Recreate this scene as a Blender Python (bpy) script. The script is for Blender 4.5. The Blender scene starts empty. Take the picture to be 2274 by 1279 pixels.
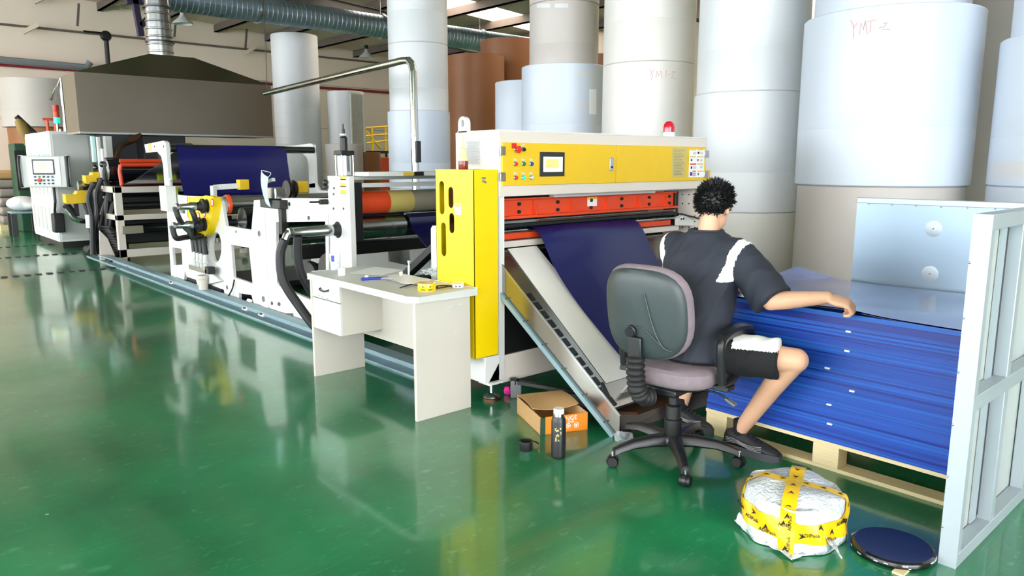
import bpy, math, random
from mathutils import Vector, Matrix, noise
from mathutils.geometry import tessellate_polygon
random.seed(7)
S = bpy.context.scene
COL = S.collection
PI = math.pi

# ---------------------------------------------------------------- camera, world, light, exposure
FPX, PITCH, YAW, CAMH, IW, IH = 1650.0, math.radians(9.6), math.radians(42.0), 1.5, 2274, 1279
cam_d = bpy.data.cameras.new('camera'); cam = bpy.data.objects.new('camera', cam_d); COL.objects.link(cam)
cam.location = (0, 0, CAMH); cam.rotation_euler = (PI/2 - PITCH, 0, -YAW)
cam_d.sensor_width = 36; cam_d.lens = FPX/IW*36; cam_d.clip_start = .05; cam_d.clip_end = 200
S.camera = cam
W = bpy.data.worlds.new('sky'); S.world = W; W.use_nodes = True
bg = W.node_tree.nodes['Background']; bg.inputs[0].default_value = (.92, .955, 1.0, 1); bg.inputs[1].default_value = 9.0
S.view_settings.view_transform = 'Standard'; S.view_settings.look = 'None'
S.view_settings.gamma = 1; S.view_settings.use_curve_mapping = False
S.view_settings.exposure = 0.46
SKYLIGHT = 8.0
S.cycles.max_bounces = 8; S.cycles.diffuse_bounces = 5; S.cycles.glossy_bounces = 4
S.cycles.transparent_max_bounces = 8; S.cycles.caustics_reflective = False; S.cycles.caustics_refractive = False
S.cycles.sample_clamp_indirect = 6

# ---------------------------------------------------------------- measuring: a photo pixel to a point on a real plane
_fw = Vector((math.sin(YAW)*math.cos(PITCH), math.cos(YAW)*math.cos(PITCH), -math.sin(PITCH)))
_rt = Vector((math.cos(YAW), -math.sin(YAW), 0)); _up = _rt.cross(_fw); _c = Vector((0, 0, CAMH))
def ray(x, y): return _fw + _rt*((x-IW/2)/FPX) - _up*((y-IH/2)/FPX)
def onZ(x, y, z=0): d = ray(x, y); return _c + d*((z-CAMH)/d.z)
def onX(x, y, X): d = ray(x, y); return _c + d*(X/d.x)
def onY(x, y, Y): d = ray(x, y); return _c + d*(Y/d.y)
def at(x, y, depth): return _c + ray(x, y)*depth

# ---------------------------------------------------------------- materials
def lin(h):
    h = h.lstrip('#'); o = []
    for i in (0, 2, 4):
        c = int(h[i:i+2], 16)/255; o.append(c/12.92 if c <= .04045 else ((c+.055)/1.055)**2.4)
    return (*o, 1)
def mat(name, col, rough=.5, metal=0, var=.06, vs=4, bump=0, bs=60, coat=0, emit=0, alpha=1, trans=0, stretch=None, rvar=0, spec=None, aniso=0, ecol=None):
    m = bpy.data.materials.new(name); m.use_nodes = True; nt = m.node_tree; N = nt.nodes; L = nt.links
    b = N['Principled BSDF']; c = lin(col) if isinstance(col, str) else col
    b.inputs['Base Color'].default_value = c; b.inputs['Roughness'].default_value = rough; b.inputs['Metallic'].default_value = metal
    if coat: b.inputs['Coat Weight'].default_value = coat; b.inputs['Coat Roughness'].default_value = .08
    if spec is not None: b.inputs['Specular IOR Level'].default_value = spec
    if aniso: b.inputs['Anisotropic'].default_value = aniso
    if alpha < 1: b.inputs['Alpha'].default_value = alpha
    if trans: b.inputs['Transmission Weight'].default_value = trans; b.inputs['IOR'].default_value = 1.33
    if emit:
        b.inputs['Emission Color'].default_value = lin(ecol) if ecol else c; b.inputs['Emission Strength'].default_value = emit
    if var or bump or rvar:
        tc = N.new('ShaderNodeTexCoord'); mp = N.new('ShaderNodeMapping'); L.new(tc.outputs['Object'], mp.inputs[0])
        if stretch: mp.inputs['Scale'].default_value = stretch
    if var or rvar:
        n = N.new('ShaderNodeTexNoise'); n.inputs['Scale'].default_value = vs; n.inputs['Detail'].default_value = 5; L.new(mp.outputs[0], n.inputs[0])
    if var:
        mx = N.new('ShaderNodeMix'); mx.data_type = 'RGBA'; L.new(n.outputs[0], mx.inputs[0])
        mx.inputs[6].default_value = tuple(max(0, x*(1-var*1.6)) for x in c[:3])+(1,)
        mx.inputs[7].default_value = tuple(min(1, x*(1+var)) for x in c[:3])+(1,)
        L.new(mx.outputs[2], b.inputs['Base Color'])
    if rvar:
        mr = N.new('ShaderNodeMapRange'); L.new(n.outputs[0], mr.inputs[0])
        mr.inputs[3].default_value = max(.02, rough-rvar); mr.inputs[4].default_value = min(1, rough+rvar); L.new(mr.outputs[0], b.inputs['Roughness'])
    if bump:
        n2 = N.new('ShaderNodeTexNoise'); n2.inputs['Scale'].default_value = bs; n2.inputs['Detail'].default_value = 3; L.new(mp.outputs[0], n2.inputs[0])
        bp = N.new('ShaderNodeBump'); bp.inputs['Strength'].default_value = bump; bp.inputs['Distance'].default_value = .02
        L.new(n2.outputs[0], bp.inputs['Height']); L.new(bp.outputs[0], b.inputs['Normal'])
    return m
M = {}
def mk(k, *a, **kw): M[k] = mat(k, *a, **kw)
mk('white', '#dcdcda', .38, var=.03); mk('warmwhite', '#dad0c6', .42, var=.03); mk('greywhite', '#c6c8c6', .45, var=.04)
mk('yellow', '#f2cf00', .38, var=.03); mk('panelyellow', '#e6bd1c', .42, var=.03); mk('orange', '#de4a22', .42, var=.06)
mk('red', '#d42a1c', .4); mk('black', '#141416', .45, var=.1); mk('darkgrey', '#2b2c30', .5, var=.1); mk('midgrey', '#6f7276', .5, var=.08)
mk('rubber', '#1a1a1c', .65, var=.15); mk('steel', '#b9bcbe', .25, 1, var=.08, rvar=.08); mk('darksteel', '#55565a', .35, 1, var=.15, rvar=.1)
mk('chrome', '#d8dadc', .09, 1, var=0); mk('stainless', '#a8a39c', .22, 1, var=.07, vs=2, rvar=.06)
mk('hood', '#827a6e', .33, 1, var=.12, vs=.8); mk('galv', '#90a3b2', .42, .85, var=.05, vs=3)
mk('galvwhite', '#b4bfc6', .45, .4, var=.05, vs=5); mk('navy', '#0b0a58', .3, var=.1, vs=2, coat=.12); mk('navydark', '#0e0c4a', .2, var=.1, coat=.4)
mk('rollergrey', '#8a8474', .45, var=.06); mk('rollerblack', '#15171c', .16, var=.1, coat=.5); mk('desk', '#cbc4ba', .5, var=.035, vs=6); mk('desklight', '#cfd0cc', .45, var=.03)
mk('railblue', '#8fa9b2', .5, .25, var=.16, vs=6); mk('cardboard', '#c39a68', .75, var=.08, vs=7, bump=.05); mk('boxorange', '#f08a1c', .5, var=.06)
mk('wood', '#e6d2a4', .62, var=.12, vs=3, stretch=(2, 2, 40)); mk('woodplank', '#e2cfa2', .6, var=.1, vs=6, stretch=(8, 1, 8))
mk('paper', '#f0f0f2', .6, var=.02); mk('fabric', '#84767d', .9, var=.14, vs=25, bump=.15, bs=260); mk('shell', '#3b4446', .42, var=.12, vs=5, bump=.04, bs=220)
mk('blackplastic', '#1d1e21', .36, var=.1); mk('skin', '#dcab8c', .5, var=.06, vs=12); mk('hair', '#0b0b0d', .5, var=.2, vs=40)
mk('shirt', '#262a36', .8, var=.1, vs=8, bump=.12, bs=14); mk('shirtwhite', '#f3f3ef', .8, var=.03, bump=.05, bs=14); mk('shorts', '#0f0f12', .85, var=.1, bump=.08, bs=20)
mk('shoe', '#26272b', .55, var=.2, vs=20); mk('sole', '#4a4a52', .6, var=.1); mk('sock', '#0d0d0f', .9)
mk('bubble', '#dfe4ea', .22, var=.07, vs=12, bump=.6, bs=70, alpha=.93, coat=.3); mk('tape', '#f2c312', .25, var=.05, coat=.3); mk('ink', '#20160c', .5, var=0)
mk('clear', '#dfe9ee', .05, var=0, alpha=.28); mk('water', '#e8f0f4', .04, var=0, alpha=.35); mk('lensred', '#c8102e', .2, var=.03, coat=.5)
mk('screen', '#e6efdc', .3, var=0, emit=.75); mk('screentext', '#e9e27a', .4, var=0, emit=.6); mk('greenlit', '#20d8b0', .3, var=0, emit=.7)
mk('green', '#1d7a35', .35, var=0); mk('blue', '#2038a8', .35, var=0); mk('darkgreen', '#1f4a34', .55, var=.1); mk('gold', '#cdbf86', .3, .8, var=.1)
mk('brownroll', '#96603a', .5, var=.05, vs=3); mk('wallbeige', '#efdfcf', .8, var=.03, vs=1.5); mk('roof', '#d6c6b2', .8, var=.06, vs=2); mk('purlin', '#6a5f58', .7, var=.08)
mk('rafter', '#4a4642', .65, var=.1); mk('violet', '#2a2142', .5, var=.1); mk('redpipe', '#8c1f2a', .5); mk('greypipe', '#8a9196', .4, .3)
mk('rollA', '#d4d7da', .42, var=.02, vs=1.2); mk('rollB', '#c8d1de', .42, var=.02, vs=1.2); mk('rollC', '#dad7d1', .42, var=.025, vs=1.2); mk('rollD', '#bfb8b3', .5, var=.05, vs=2.5)
mk('pencil', '#d2aaa8', .7, var=0); mk('tapegrey', '#cfcfd2', .4, var=.03); mk('mask', '#bcdde6', .8, var=.04); mk('lime', '#cfe021', .5); mk('hose', '#1c1c20', .5, var=.2, vs=20)
mk('copper', '#5d4028', .4, .6, var=.2); mk('foil', '#a8a29a', .35, .8, var=.2, vs=10, bump=.3, bs=20); mk('palepaper', '#eceae6', .5, var=.03, vs=2)
mk('signyellow', '#d8b93a', .5, var=.02); mk('signgrey', '#c9b66a', .5, var=.02); mk('amber', '#7a2418', .15, var=.1); mk('clearyellow', '#e6e0a0', .2, var=0, alpha=.7)
mk('ochre', '#8f7436', .6, var=.15); mk('pink', '#d81f8c', .5); mk('tealrefl', '#bfe9e6', .4); mk('bagwhite', '#e4e4e6', .55, var=.05, bump=.3, bs=8); mk('glassy', '#b9b6aa', .2, var=.15, vs=8, alpha=.75)
mk('dustfoil', '#9b8f88', .5, .3, var=.12, vs=2)
mk('traymat', '#07080c', .26, var=.2, vs=8, coat=.6, bump=.15, bs=8)

def floor_mat():
    m = bpy.data.materials.new('green_epoxy'); m.use_nodes = True; nt = m.node_tree; N = nt.nodes; L = nt.links; b = N['Principled BSDF']
    tc = N.new('ShaderNodeTexCoord')
    n = N.new('ShaderNodeTexNoise'); n.inputs['Scale'].default_value = .9; n.inputs['Detail'].default_value = 6; n.inputs['Roughness'].default_value = .62; L.new(tc.outputs['Object'], n.inputs[0])
    r = N.new('ShaderNodeValToRGB'); e = r.color_ramp.elements
    e[0].position = .3; e[0].color = lin('#0e5838'); e[1].position = .72; e[1].color = lin('#208c58'); L.new(n.outputs[0], r.inputs[0])
    # fine pale scratches: stretched voronoi edges at two angles
    prev = r.outputs[0]
    for ang, sc, th in ((.5, (.7, 60, 1), .012), (2.1, (.9, 48, 1), .010), (1.2, (.6, 70, 1), .010)):
        mp = N.new('ShaderNodeMapping'); mp.inputs['Rotation'].default_value = (0, 0, ang); mp.inputs['Scale'].default_value = sc; L.new(tc.outputs['Object'], mp.inputs[0])
        nn = N.new('ShaderNodeTexNoise'); nn.inputs['Scale'].default_value = 1.4; nn.inputs['Detail'].default_value = 2; L.new(mp.outputs[0], nn.inputs[0])
        su = N.new('ShaderNodeMath'); su.operation = 'SUBTRACT'; L.new(nn.outputs[0], su.inputs[0]); su.inputs[1].default_value = .68
        ab = N.new('ShaderNodeMath'); ab.operation = 'ABSOLUTE'; L.new(su.outputs[0], ab.inputs[0])
        lt = N.new('ShaderNodeMath'); lt.operation = 'LESS_THAN'; L.new(ab.outputs[0], lt.inputs[0]); lt.inputs[1].default_value = th*.45
        mu = N.new('ShaderNodeMath'); mu.operation = 'MULTIPLY'; L.new(lt.outputs[0], mu.inputs[0]); mu.inputs[1].default_value = .35
        mx = N.new('ShaderNodeMix'); mx.data_type = 'RGBA'; L.new(mu.outputs[0], mx.inputs[0]); L.new(prev, mx.inputs[6]); mx.inputs[7].default_value = lin('#6fb28e'); prev = mx.outputs[2]
    for sc2, th2, am in (((9, 20, 1), .60, .45), ((24, 11, 1), .63, .45)):   # small pale scuffs
        mp = N.new('ShaderNodeMapping'); mp.inputs['Rotation'].default_value = (0, 0, .8); mp.inputs['Scale'].default_value = sc2; L.new(tc.outputs['Object'], mp.inputs[0])
        nn = N.new('ShaderNodeTexNoise'); nn.inputs['Scale'].default_value = 1; nn.inputs['Detail'].default_value = 4; nn.inputs['Roughness'].default_value = .6; L.new(mp.outputs[0], nn.inputs[0])
        mr = N.new('ShaderNodeMapRange'); mr.inputs[1].default_value = th2; mr.inputs[2].default_value = th2+.10; mr.inputs[3].default_value = 0; mr.inputs[4].default_value = am; L.new(nn.outputs[0], mr.inputs[0])
        mx = N.new('ShaderNodeMix'); mx.data_type = 'RGBA'; L.new(mr.outputs[0], mx.inputs[0]); L.new(prev, mx.inputs[6]); mx.inputs[7].default_value = lin('#5aa784'); prev = mx.outputs[2]
    v = N.new('ShaderNodeTexVoronoi'); v.inputs['Scale'].default_value = 2.6; L.new(tc.outputs['Object'], v.inputs[0])
    lt = N.new('ShaderNodeMath'); lt.operation = 'LESS_THAN'; L.new(v.outputs['Distance'], lt.inputs[0]); lt.inputs[1].default_value = .022
    mx = N.new('ShaderNodeMix'); mx.data_type = 'RGBA'; L.new(lt.outputs[0], mx.inputs[0]); L.new(prev, mx.inputs[6]); mx.inputs[7].default_value = lin('#9cc9b2')
    L.new(mx.outputs[2], b.inputs['Base Color'])
    n3 = N.new('ShaderNodeTexNoise'); n3.inputs['Scale'].default_value = 1.7; n3.inputs['Detail'].default_value = 6; L.new(tc.outputs['Object'], n3.inputs[0])
    mr = N.new('ShaderNodeMapRange'); mr.inputs[1].default_value = .3; mr.inputs[2].default_value = .7; mr.inputs[3].default_value = .277; mr.inputs[4].default_value = .30; L.new(n3.outputs[0], mr.inputs[0]); L.new(mr.outputs[0], b.inputs['Roughness'])
    b.inputs['IOR'].default_value = 1.5; b.inputs['Coat Weight'].default_value = .85; b.inputs['Coat Roughness'].default_value = .085; b.inputs['Coat IOR'].default_value = 1.45
    bn = N.new('ShaderNodeTexNoise'); bn.inputs['Scale'].default_value = 7; bn.inputs['Detail'].default_value = 3; L.new(tc.outputs['Object'], bn.inputs[0])
    bp = N.new('ShaderNodeBump'); bp.inputs['Strength'].default_value = .05; bp.inputs['Distance'].default_value = .01; L.new(bn.outputs[0], bp.inputs['Height']); L.new(bp.outputs[0], b.inputs['Normal']); L.new(bp.outputs[0], b.inputs['Coat Normal'])
    return m
M['floor'] = floor_mat()
def stack_mat():
    m = bpy.data.materials.new('blue_sheet_edges'); m.use_nodes = True; nt = m.node_tree; N = nt.nodes; L = nt.links; b = N['Principled BSDF']
    tc = N.new('ShaderNodeTexCoord'); mp = N.new('ShaderNodeMapping'); mp.inputs['Scale'].default_value = (.5, .5, 24); L.new(tc.outputs['Object'], mp.inputs[0])
    n = N.new('ShaderNodeTexNoise'); n.inputs['Scale'].default_value = 1.0; n.inputs['Detail'].default_value = 7; n.inputs['Roughness'].default_value = .65; L.new(mp.outputs[0], n.inputs[0])
    r = N.new('ShaderNodeValToRGB'); e = r.color_ramp.elements; e[0].position = .3; e[0].color = lin('#102f8c'); e[1].position = .75; e[1].color = lin('#2760c4'); L.new(n.outputs[0], r.inputs[0])
    L.new(r.outputs[0], b.inputs['Base Color']); b.inputs['Roughness'].default_value = .42
    bp = N.new('ShaderNodeBump'); bp.inputs['Strength'].default_value = .3; bp.inputs['Distance'].default_value = .006; L.new(n.outputs[0], bp.inputs['Height']); L.new(bp.outputs[0], b.inputs['Normal'])
    return m
M['stack'] = stack_mat()
mk('topsheet', '#2745b4', .16, var=.05, vs=2, coat=.35); mk('panelgrey', '#c4cac6', .32, .3, var=.05, vs=2)
mk('stackbright', '#1f62c0', .4, var=.2, vs=3, stretch=(.5, .5, 40)); mk('stackdeep', '#0e2c86', .4, var=.1)
mk('skylight', '#ffffff', .5, var=0, emit=SKYLIGHT, ecol='#fff0dc')

# ---------------------------------------------------------------- mesh building
BASE = {}
class MB:
    def __init__(s): s.v = []; s.f = []; s.mi = []; s.cur = 0
    def add(s, vs, fs):
        o = len(s.v); s.v += [tuple(p) for p in vs]
        for f in fs: s.f.append(tuple(i+o for i in f)); s.mi.append(s.cur)
        return s
    def box(s, x0, x1, y0, y1, z0, z1):
        return s.add([(x0,y0,z0),(x1,y0,z0),(x1,y1,z0),(x0,y1,z0),(x0,y0,z1),(x1,y0,z1),(x1,y1,z1),(x0,y1,z1)],
                     [(0,3,2,1),(4,5,6,7),(0,1,5,4),(1,2,6,5),(2,3,7,6),(3,0,4,7)])
    def obox(s, c, ax, ay, az, hx, hy, hz):                       # oriented box
        c = Vector(c); ax, ay, az = (Vector(a).normalized() for a in (ax, ay, az)); vs = []
        for dz in (-1, 1):
            for dx, dy in ((-1,-1),(1,-1),(1,1),(-1,1)): vs.append(c+ax*hx*dx+ay*hy*dy+az*hz*dz)
        return s.add(vs, [(0,3,2,1),(4,5,6,7),(0,1,5,4),(1,2,6,5),(2,3,7,6),(3,0,4,7)])
    def bar(s, p0, p1, w, h=None, up=(0,0,1)):                    # rectangular bar between two points
        p0, p1 = Vector(p0), Vector(p1); d = p1-p0; L = d.length; d.normalize(); u = Vector(up)
        if abs(d.dot(u)) > .98: u = Vector((1,0,0))
        sd = d.cross(u).normalized(); u2 = sd.cross(d)
        return s.obox((p0+p1)/2, d, sd, u2, L/2, w/2, (h or w)/2)
    def cyl(s, p0, p1, r, n=16, r2=None, caps=True):
        p0, p1 = Vector(p0), Vector(p1); d = (p1-p0).normalized(); u = Vector((0,0,1)) if abs(d.z) < .9 else Vector((1,0,0))
        a = d.cross(u).normalized(); b = d.cross(a); r2 = r if r2 is None else r2; vs = []
        for p, rr in ((p0, r), (p1, r2)):
            for i in range(n): t = 2*PI*i/n; vs.append(p+a*math.cos(t)*rr+b*math.sin(t)*rr)
        fs = [(i, (i+1) % n, n+(i+1) % n, n+i) for i in range(n)]
        if caps: fs += [tuple(range(n-1, -1, -1)), tuple(range(n, 2*n))]
        return s.add(vs, fs)
    def lathe(s, prof, c=(0,0,0), axis=(0,0,1), n=24, caps=True):
        c = Vector(c); d = Vector(axis).normalized(); u = Vector((0,0,1)) if abs(d.z) < .9 else Vector((1,0,0))
        a = u.cross(d).normalized() if abs(d.z) < .9 else Vector((1,0,0)); b = d.cross(a); vs = []
        for r, z in prof:
            for i in range(n): t = 2*PI*i/n; vs.append(c+d*z+a*math.cos(t)*r+b*math.sin(t)*r)
        fs = []
        for k in range(len(prof)-1):
            for i in range(n): j = (i+1) % n; fs.append((k*n+i, k*n+j, (k+1)*n+j, (k+1)*n+i))
        if caps: fs += [tuple(range(n-1, -1, -1)), tuple(range((len(prof)-1)*n, len(prof)*n))]
        return s.add(vs, fs)
    def tube(s, pts, r, n=8, smooth=0, rs=None):
        P = [Vector(p) for p in pts]
        if smooth:
            Q = []; R2 = []
            for i in range(len(P)-1):
                p0, p1, p2, p3 = P[max(i-1,0)], P[i], P[i+1], P[min(i+2,len(P)-1)]
                for k in range(smooth):
                    t = k/smooth
                    Q.append(.5*((2*p1)+(p2-p0)*t+(2*p0-5*p1+4*p2-p3)*t*t+(3*p1-p0-3*p2+p3)*t**3))
                    if rs: R2.append(rs[i]*(1-t)+rs[i+1]*t)
            Q.append(P[-1]); P = Q
            if rs: rs = R2+[rs[-1]]
        vs = []; a = None
        for i, p in enumerate(P):
            d = (P[min(i+1,len(P)-1)]-P[max(i-1,0)]).normalized()
            if a is None: u = Vector((0,0,1)) if abs(d.z) < .9 else Vector((1,0,0)); a = d.cross(u).normalized()
            else: a = (a-d*a.dot(d)).normalized()
            b = d.cross(a); rr = rs[i] if rs else r
            for k in range(n): t = 2*PI*k/n; vs.append(p+a*math.cos(t)*rr+b*math.sin(t)*rr)
        fs = [(i*n+k, i*n+(k+1) % n, (i+1)*n+(k+1) % n, (i+1)*n+k) for i in range(len(P)-1) for k in range(n)]
        fs += [tuple(range(n-1,-1,-1)), tuple(range((len(P)-1)*n, len(P)*n))]
        return s.add(vs, fs)
    def plate(s, outer, holes, axis, a0, a1):                     # flat outline with holes, given thickness
        loops = [list(outer)]+[list(h) for h in holes]
        def P(u, v, a): return (a,u,v) if axis == 'x' else ((u,a,v) if axis == 'y' else (u,v,a))
        flat = [p for l in loops for p in l]; tri = tessellate_polygon([[Vector((u,v,0)) for u, v in l] for l in loops]); n = len(flat)
        fs = [tuple(t) for t in tri]+[tuple(i+n for i in reversed(t)) for t in tri]; o = 0
        for l in loops:
            k = len(l)
            for i in range(k): j = (i+1) % k; fs.append((o+i, o+j, n+o+j, n+o+i))
            o += k
        return s.add([P(u,v,a0) for u, v in flat]+[P(u,v,a1) for u, v in flat], fs)
    def sphere(s, c, r, n=16, m=10, sc=(1,1,1), rot=None):
        c = Vector(c); vs = [(0,0,1)]; 
        for i in range(1, m):
            ph = PI*i/m
            for k in range(n): t = 2*PI*k/n; vs.append((math.sin(ph)*math.cos(t), math.sin(ph)*math.sin(t), math.cos(ph)))
        vs.append((0,0,-1)); out = []
        for v in vs:
            q = Vector((v[0]*r*sc[0], v[1]*r*sc[1], v[2]*r*sc[2]))
            out.append(c+(rot @ q if rot else q))
        fs = [(0, 1+k, 1+(k+1) % n) for k in range(n)]
        for i in range(m-2):
            for k in range(n): fs.append((1+i*n+k, 1+(i+1)*n+k, 1+(i+1)*n+(k+1) % n, 1+i*n+(k+1) % n))
        e = len(vs)-1; fs += [(e, 1+(m-2)*n+(k+1) % n, 1+(m-2)*n+k) for k in range(n)]
        return s.add(out, fs)
    def caps(s, p0, p1, r0, r1, n=16):
        s.sphere(p0, r0, n, 10); s.sphere(p1, r1, n, 10); return s.cyl(p0, p1, r0, n, r1)
    def loft(s, rings, capends=True):
        n = len(rings[0]); vs = [p for r in rings for p in r]
        fs = [(i*n+k, i*n+(k+1) % n, (i+1)*n+(k+1) % n, (i+1)*n+k) for i in range(len(rings)-1) for k in range(n)]
        if capends: fs += [tuple(range(n-1,-1,-1)), tuple(range((len(rings)-1)*n, len(rings)*n))]
        return s.add(vs, fs)
    def grid(s, rows, thick=0, nrm=(0,0,1)):                      # a sheet through a grid of points, optionally given thickness
        R = len(rows); Cn = len(rows[0]); vs = [Vector(p) for r in rows for p in r]; N = Vector(nrm)*thick
        fs = [(i*Cn+k, i*Cn+k+1, (i+1)*Cn+k+1, (i+1)*Cn+k) for i in range(R-1) for k in range(Cn-1)]
        if thick:
            o = len(vs); vs = vs+[p-N for p in vs]; fs = fs+[tuple(o+i for i in reversed(f)) for f in fs]
            edge = [k for k in range(Cn)]+[i*Cn+Cn-1 for i in range(1,R)]+[(R-1)*Cn+k for k in range(Cn-2,-1,-1)]+[i*Cn for i in range(R-2,0,-1)]
            for i in range(len(edge)): a, b = edge[i], edge[(i+1) % len(edge)]; fs.append((b, a, o+a, o+b))
        return s.add(vs, fs)
    def build(s, name, mats, parent=None, smooth=True, bevel=0, base=None, seg=2, ang=35):
        if parent is not None: base = BASE[parent]
        elif base is None:
            xs = [p[0] for p in s.v]; ys = [p[1] for p in s.v]; zs = [p[2] for p in s.v]
            base = Vector(((min(xs)+max(xs))/2, (min(ys)+max(ys))/2, min(zs)))
        base = Vector(base); me = bpy.data.meshes.new(name); me.from_pydata([tuple(Vector(p)-base) for p in s.v], [], s.f)
        mats = mats if isinstance(mats, (list, tuple)) else [mats]
        for m in mats: me.materials.append(M[m])
        if len(mats) > 1: me.polygons.foreach_set('material_index', s.mi)
        if smooth:
            me.polygons.foreach_set('use_smooth', [True]*len(me.polygons)); me.update()
            try: me.set_sharp_from_angle(angle=math.radians(ang))
            except Exception: pass
        o = bpy.data.objects.new(name, me); COL.objects.link(o)
        if parent is not None: o.parent = parent
        else: o.location = base
        BASE[o] = base
        if bevel:
            bm = o.modifiers.new('bevel', 'BEVEL'); bm.width = bevel; bm.segments = seg; bm.limit_method = 'ANGLE'; bm.angle_limit = math.radians(40)
        return o
def thing(name, label, cat, loc, group=None):
    o = bpy.data.objects.new(name, None); COL.objects.link(o); o.location = loc; BASE[o] = Vector(loc); o.empty_display_size = .1
    o['label'] = label; o['category'] = cat
    if group: o['group'] = group
    return o
def tag(o, label, cat, group=None, kind=None):
    o['label'] = label; o['category'] = cat
    if group: o['group'] = group
    if kind: o['kind'] = kind
    return o
def struct(o): o['kind'] = 'structure'; return o
def ell(cu, cv, ru, rv, n=20, a0=0): return [(cu+ru*math.cos(a0+2*PI*i/n), cv+rv*math.sin(a0+2*PI*i/n)) for i in range(n)]
def rrect(u0, u1, v0, v1, r, n=4):
    o = []
    for cx, cy, a in ((u1-r, v1-r, 0), (u0+r, v1-r, PI/2), (u0+r, v0+r, PI), (u1-r, v0+r, 1.5*PI)):
        for i in range(n+1): t = a+PI/2*i/n; o.append((cx+r*math.cos(t), cy+r*math.sin(t)))
    return o
def remesh(b, name, mats, parent, voxel, smooth=4, rule=None, folds=0):
    base = BASE[parent]; me = bpy.data.meshes.new(name); me.from_pydata([tuple(Vector(p)-base) for p in b.v], [], b.f)
    t = bpy.data.objects.new(name, me); COL.objects.link(t)
    r = t.modifiers.new('r', 'REMESH'); r.mode = 'VOXEL'; r.voxel_size = voxel
    if smooth: q = t.modifiers.new('s', 'SMOOTH'); q.factor = .5; q.iterations = smooth
    dg = bpy.context.evaluated_depsgraph_get(); dg.update(); nm = bpy.data.meshes.new_from_object(t.evaluated_get(dg))
    bpy.data.objects.remove(t); bpy.data.meshes.remove(me); nm.name = name; nm.materials.clear()
    mats = mats if isinstance(mats, (list, tuple)) else [mats]
    for m in mats: nm.materials.append(M[m])
    if rule:
        for p in nm.polygons: p.material_index = rule(p.center+base)
    if folds:                                                     # cloth folds
        nrm = [v.normal.copy() for v in nm.vertices]
        for v, vn in zip(nm.vertices, nrm):
            q = v.co.copy(); k = noise.noise(Vector((q.x*5, q.y*9+q.z*5, q.z*7-q.y*3)))+.5*noise.noise(Vector((q.x*12, q.y*20+q.z*9, q.z*9)))
            v.co = q+vn*(folds*(1-2*abs(k)))
    nm.polygons.foreach_set('use_smooth', [True]*len(nm.polygons))
    o = bpy.data.objects.new(name, nm); COL.objects.link(o); o.parent = parent; BASE[o] = base
    return o
def text(body, size, origin, ax, ay, m, parent, name='lettering', thick=.0006):
    cu = bpy.data.curves.new('t', 'FONT'); cu.body = body; cu.size = size; cu.extrude = thick; cu.align_x = 'CENTER'; cu.align_y = 'CENTER'; cu.resolution_u = 2
    t = bpy.data.objects.new('t', cu); COL.objects.link(t); dg = bpy.context.evaluated_depsgraph_get(); dg.update()
    me = bpy.data.meshes.new_from_object(t.evaluated_get(dg)); bpy.data.objects.remove(t)
    ax, ay = Vector(ax).normalized(), Vector(ay).normalized(); az = ax.cross(ay); o3 = Vector(origin)-BASE[parent]
    for v in me.vertices: v.co = o3+ax*v.co.x+ay*v.co.y+az*v.co.z
    me.materials.clear(); me.materials.append(M[m]); me.name = name
    o = bpy.data.objects.new(name, me); COL.objects.link(o); o.parent = parent; BASE[o] = BASE[parent]
    return o
# ---------------------------------------------------------------- the hall
X0, X1, Y0, Y1 = -9.0, 16.0, -7.0, 23.0
def roofz(x): return 6.1-.065*abs(x)
fl = struct(MB().box(X0-3, X1, Y0-3, Y1, -.1, 0).build('floor', 'floor', smooth=False, base=(0,0,0)))
wf = struct(MB().plate([(X0,0),(X1,0),(X1,roofz(X1)+.3),(0,6.4),(X0,roofz(X0)+.3)], [], 'y', Y1, Y1+.15).build('wall_far', 'wallbeige', smooth=False))
wr = struct(MB().box(X1, X1+.15, Y0, Y1+.15, 0, roofz(X1)+.2).build('wall_right', 'wallbeige', smooth=False))
# the near walls are mostly tall open doorways and windows that let the daylight in
b = MB(); b.box(X0-.15, X0, Y0, Y1+.15, 4.6, roofz(X0)+.2); b.box(X0-.15, X0, Y0, Y1+.15, 0, .9)
for y in (-7, -1, 5, 11, 17, 22.7): b.box(X0-.15, X0, y, y+.5, .9, 4.6)
struct(b.build('wall_left', 'wallbeige', smooth=False))
struct(MB().plate([(X0,0),(-5,0),(-5,4.6),(3.2,4.6),(3.2,0),(X1,0),(X1,roofz(X1)+.3),(0,6.4),(X0,roofz(X0)+.3)], [], 'y', Y0-.15, Y0).build('wall_near', 'wallbeige', smooth=False))
b = MB()
for xa, xb in ((X0, 0), (0, X1)):
    za, zb = roofz(xa), roofz(xb)
    cuts = [Y0-.2, -4.5, -3.3, 17.6, 19.6, Y1+.2] if xb < 1 else [Y0-.2, -4.5, -3.3, 1.4, 2.6, 7.4, 8.6, 14.6, 15.8, 17.6, 19.6, Y1+.2]
    for i in range(0, len(cuts), 2):
        y0, y1 = cuts[i], cuts[i+1]
        b.add([(xa,y0,za),(xb,y0,zb),(xb,y1,zb),(xa,y1,za),(xa,y0,za+.12),(xb,y0,zb+.12),(xb,y1,zb+.12),(xa,y1,za+.12)],
              [(0,1,2,3),(4,7,6,5),(0,4,5,1),(1,5,6,2),(2,6,7,3),(3,7,4,0)])
ce = struct(b.build('ceiling', 'roof', smooth=False, base=(0,0,6)))
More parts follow.
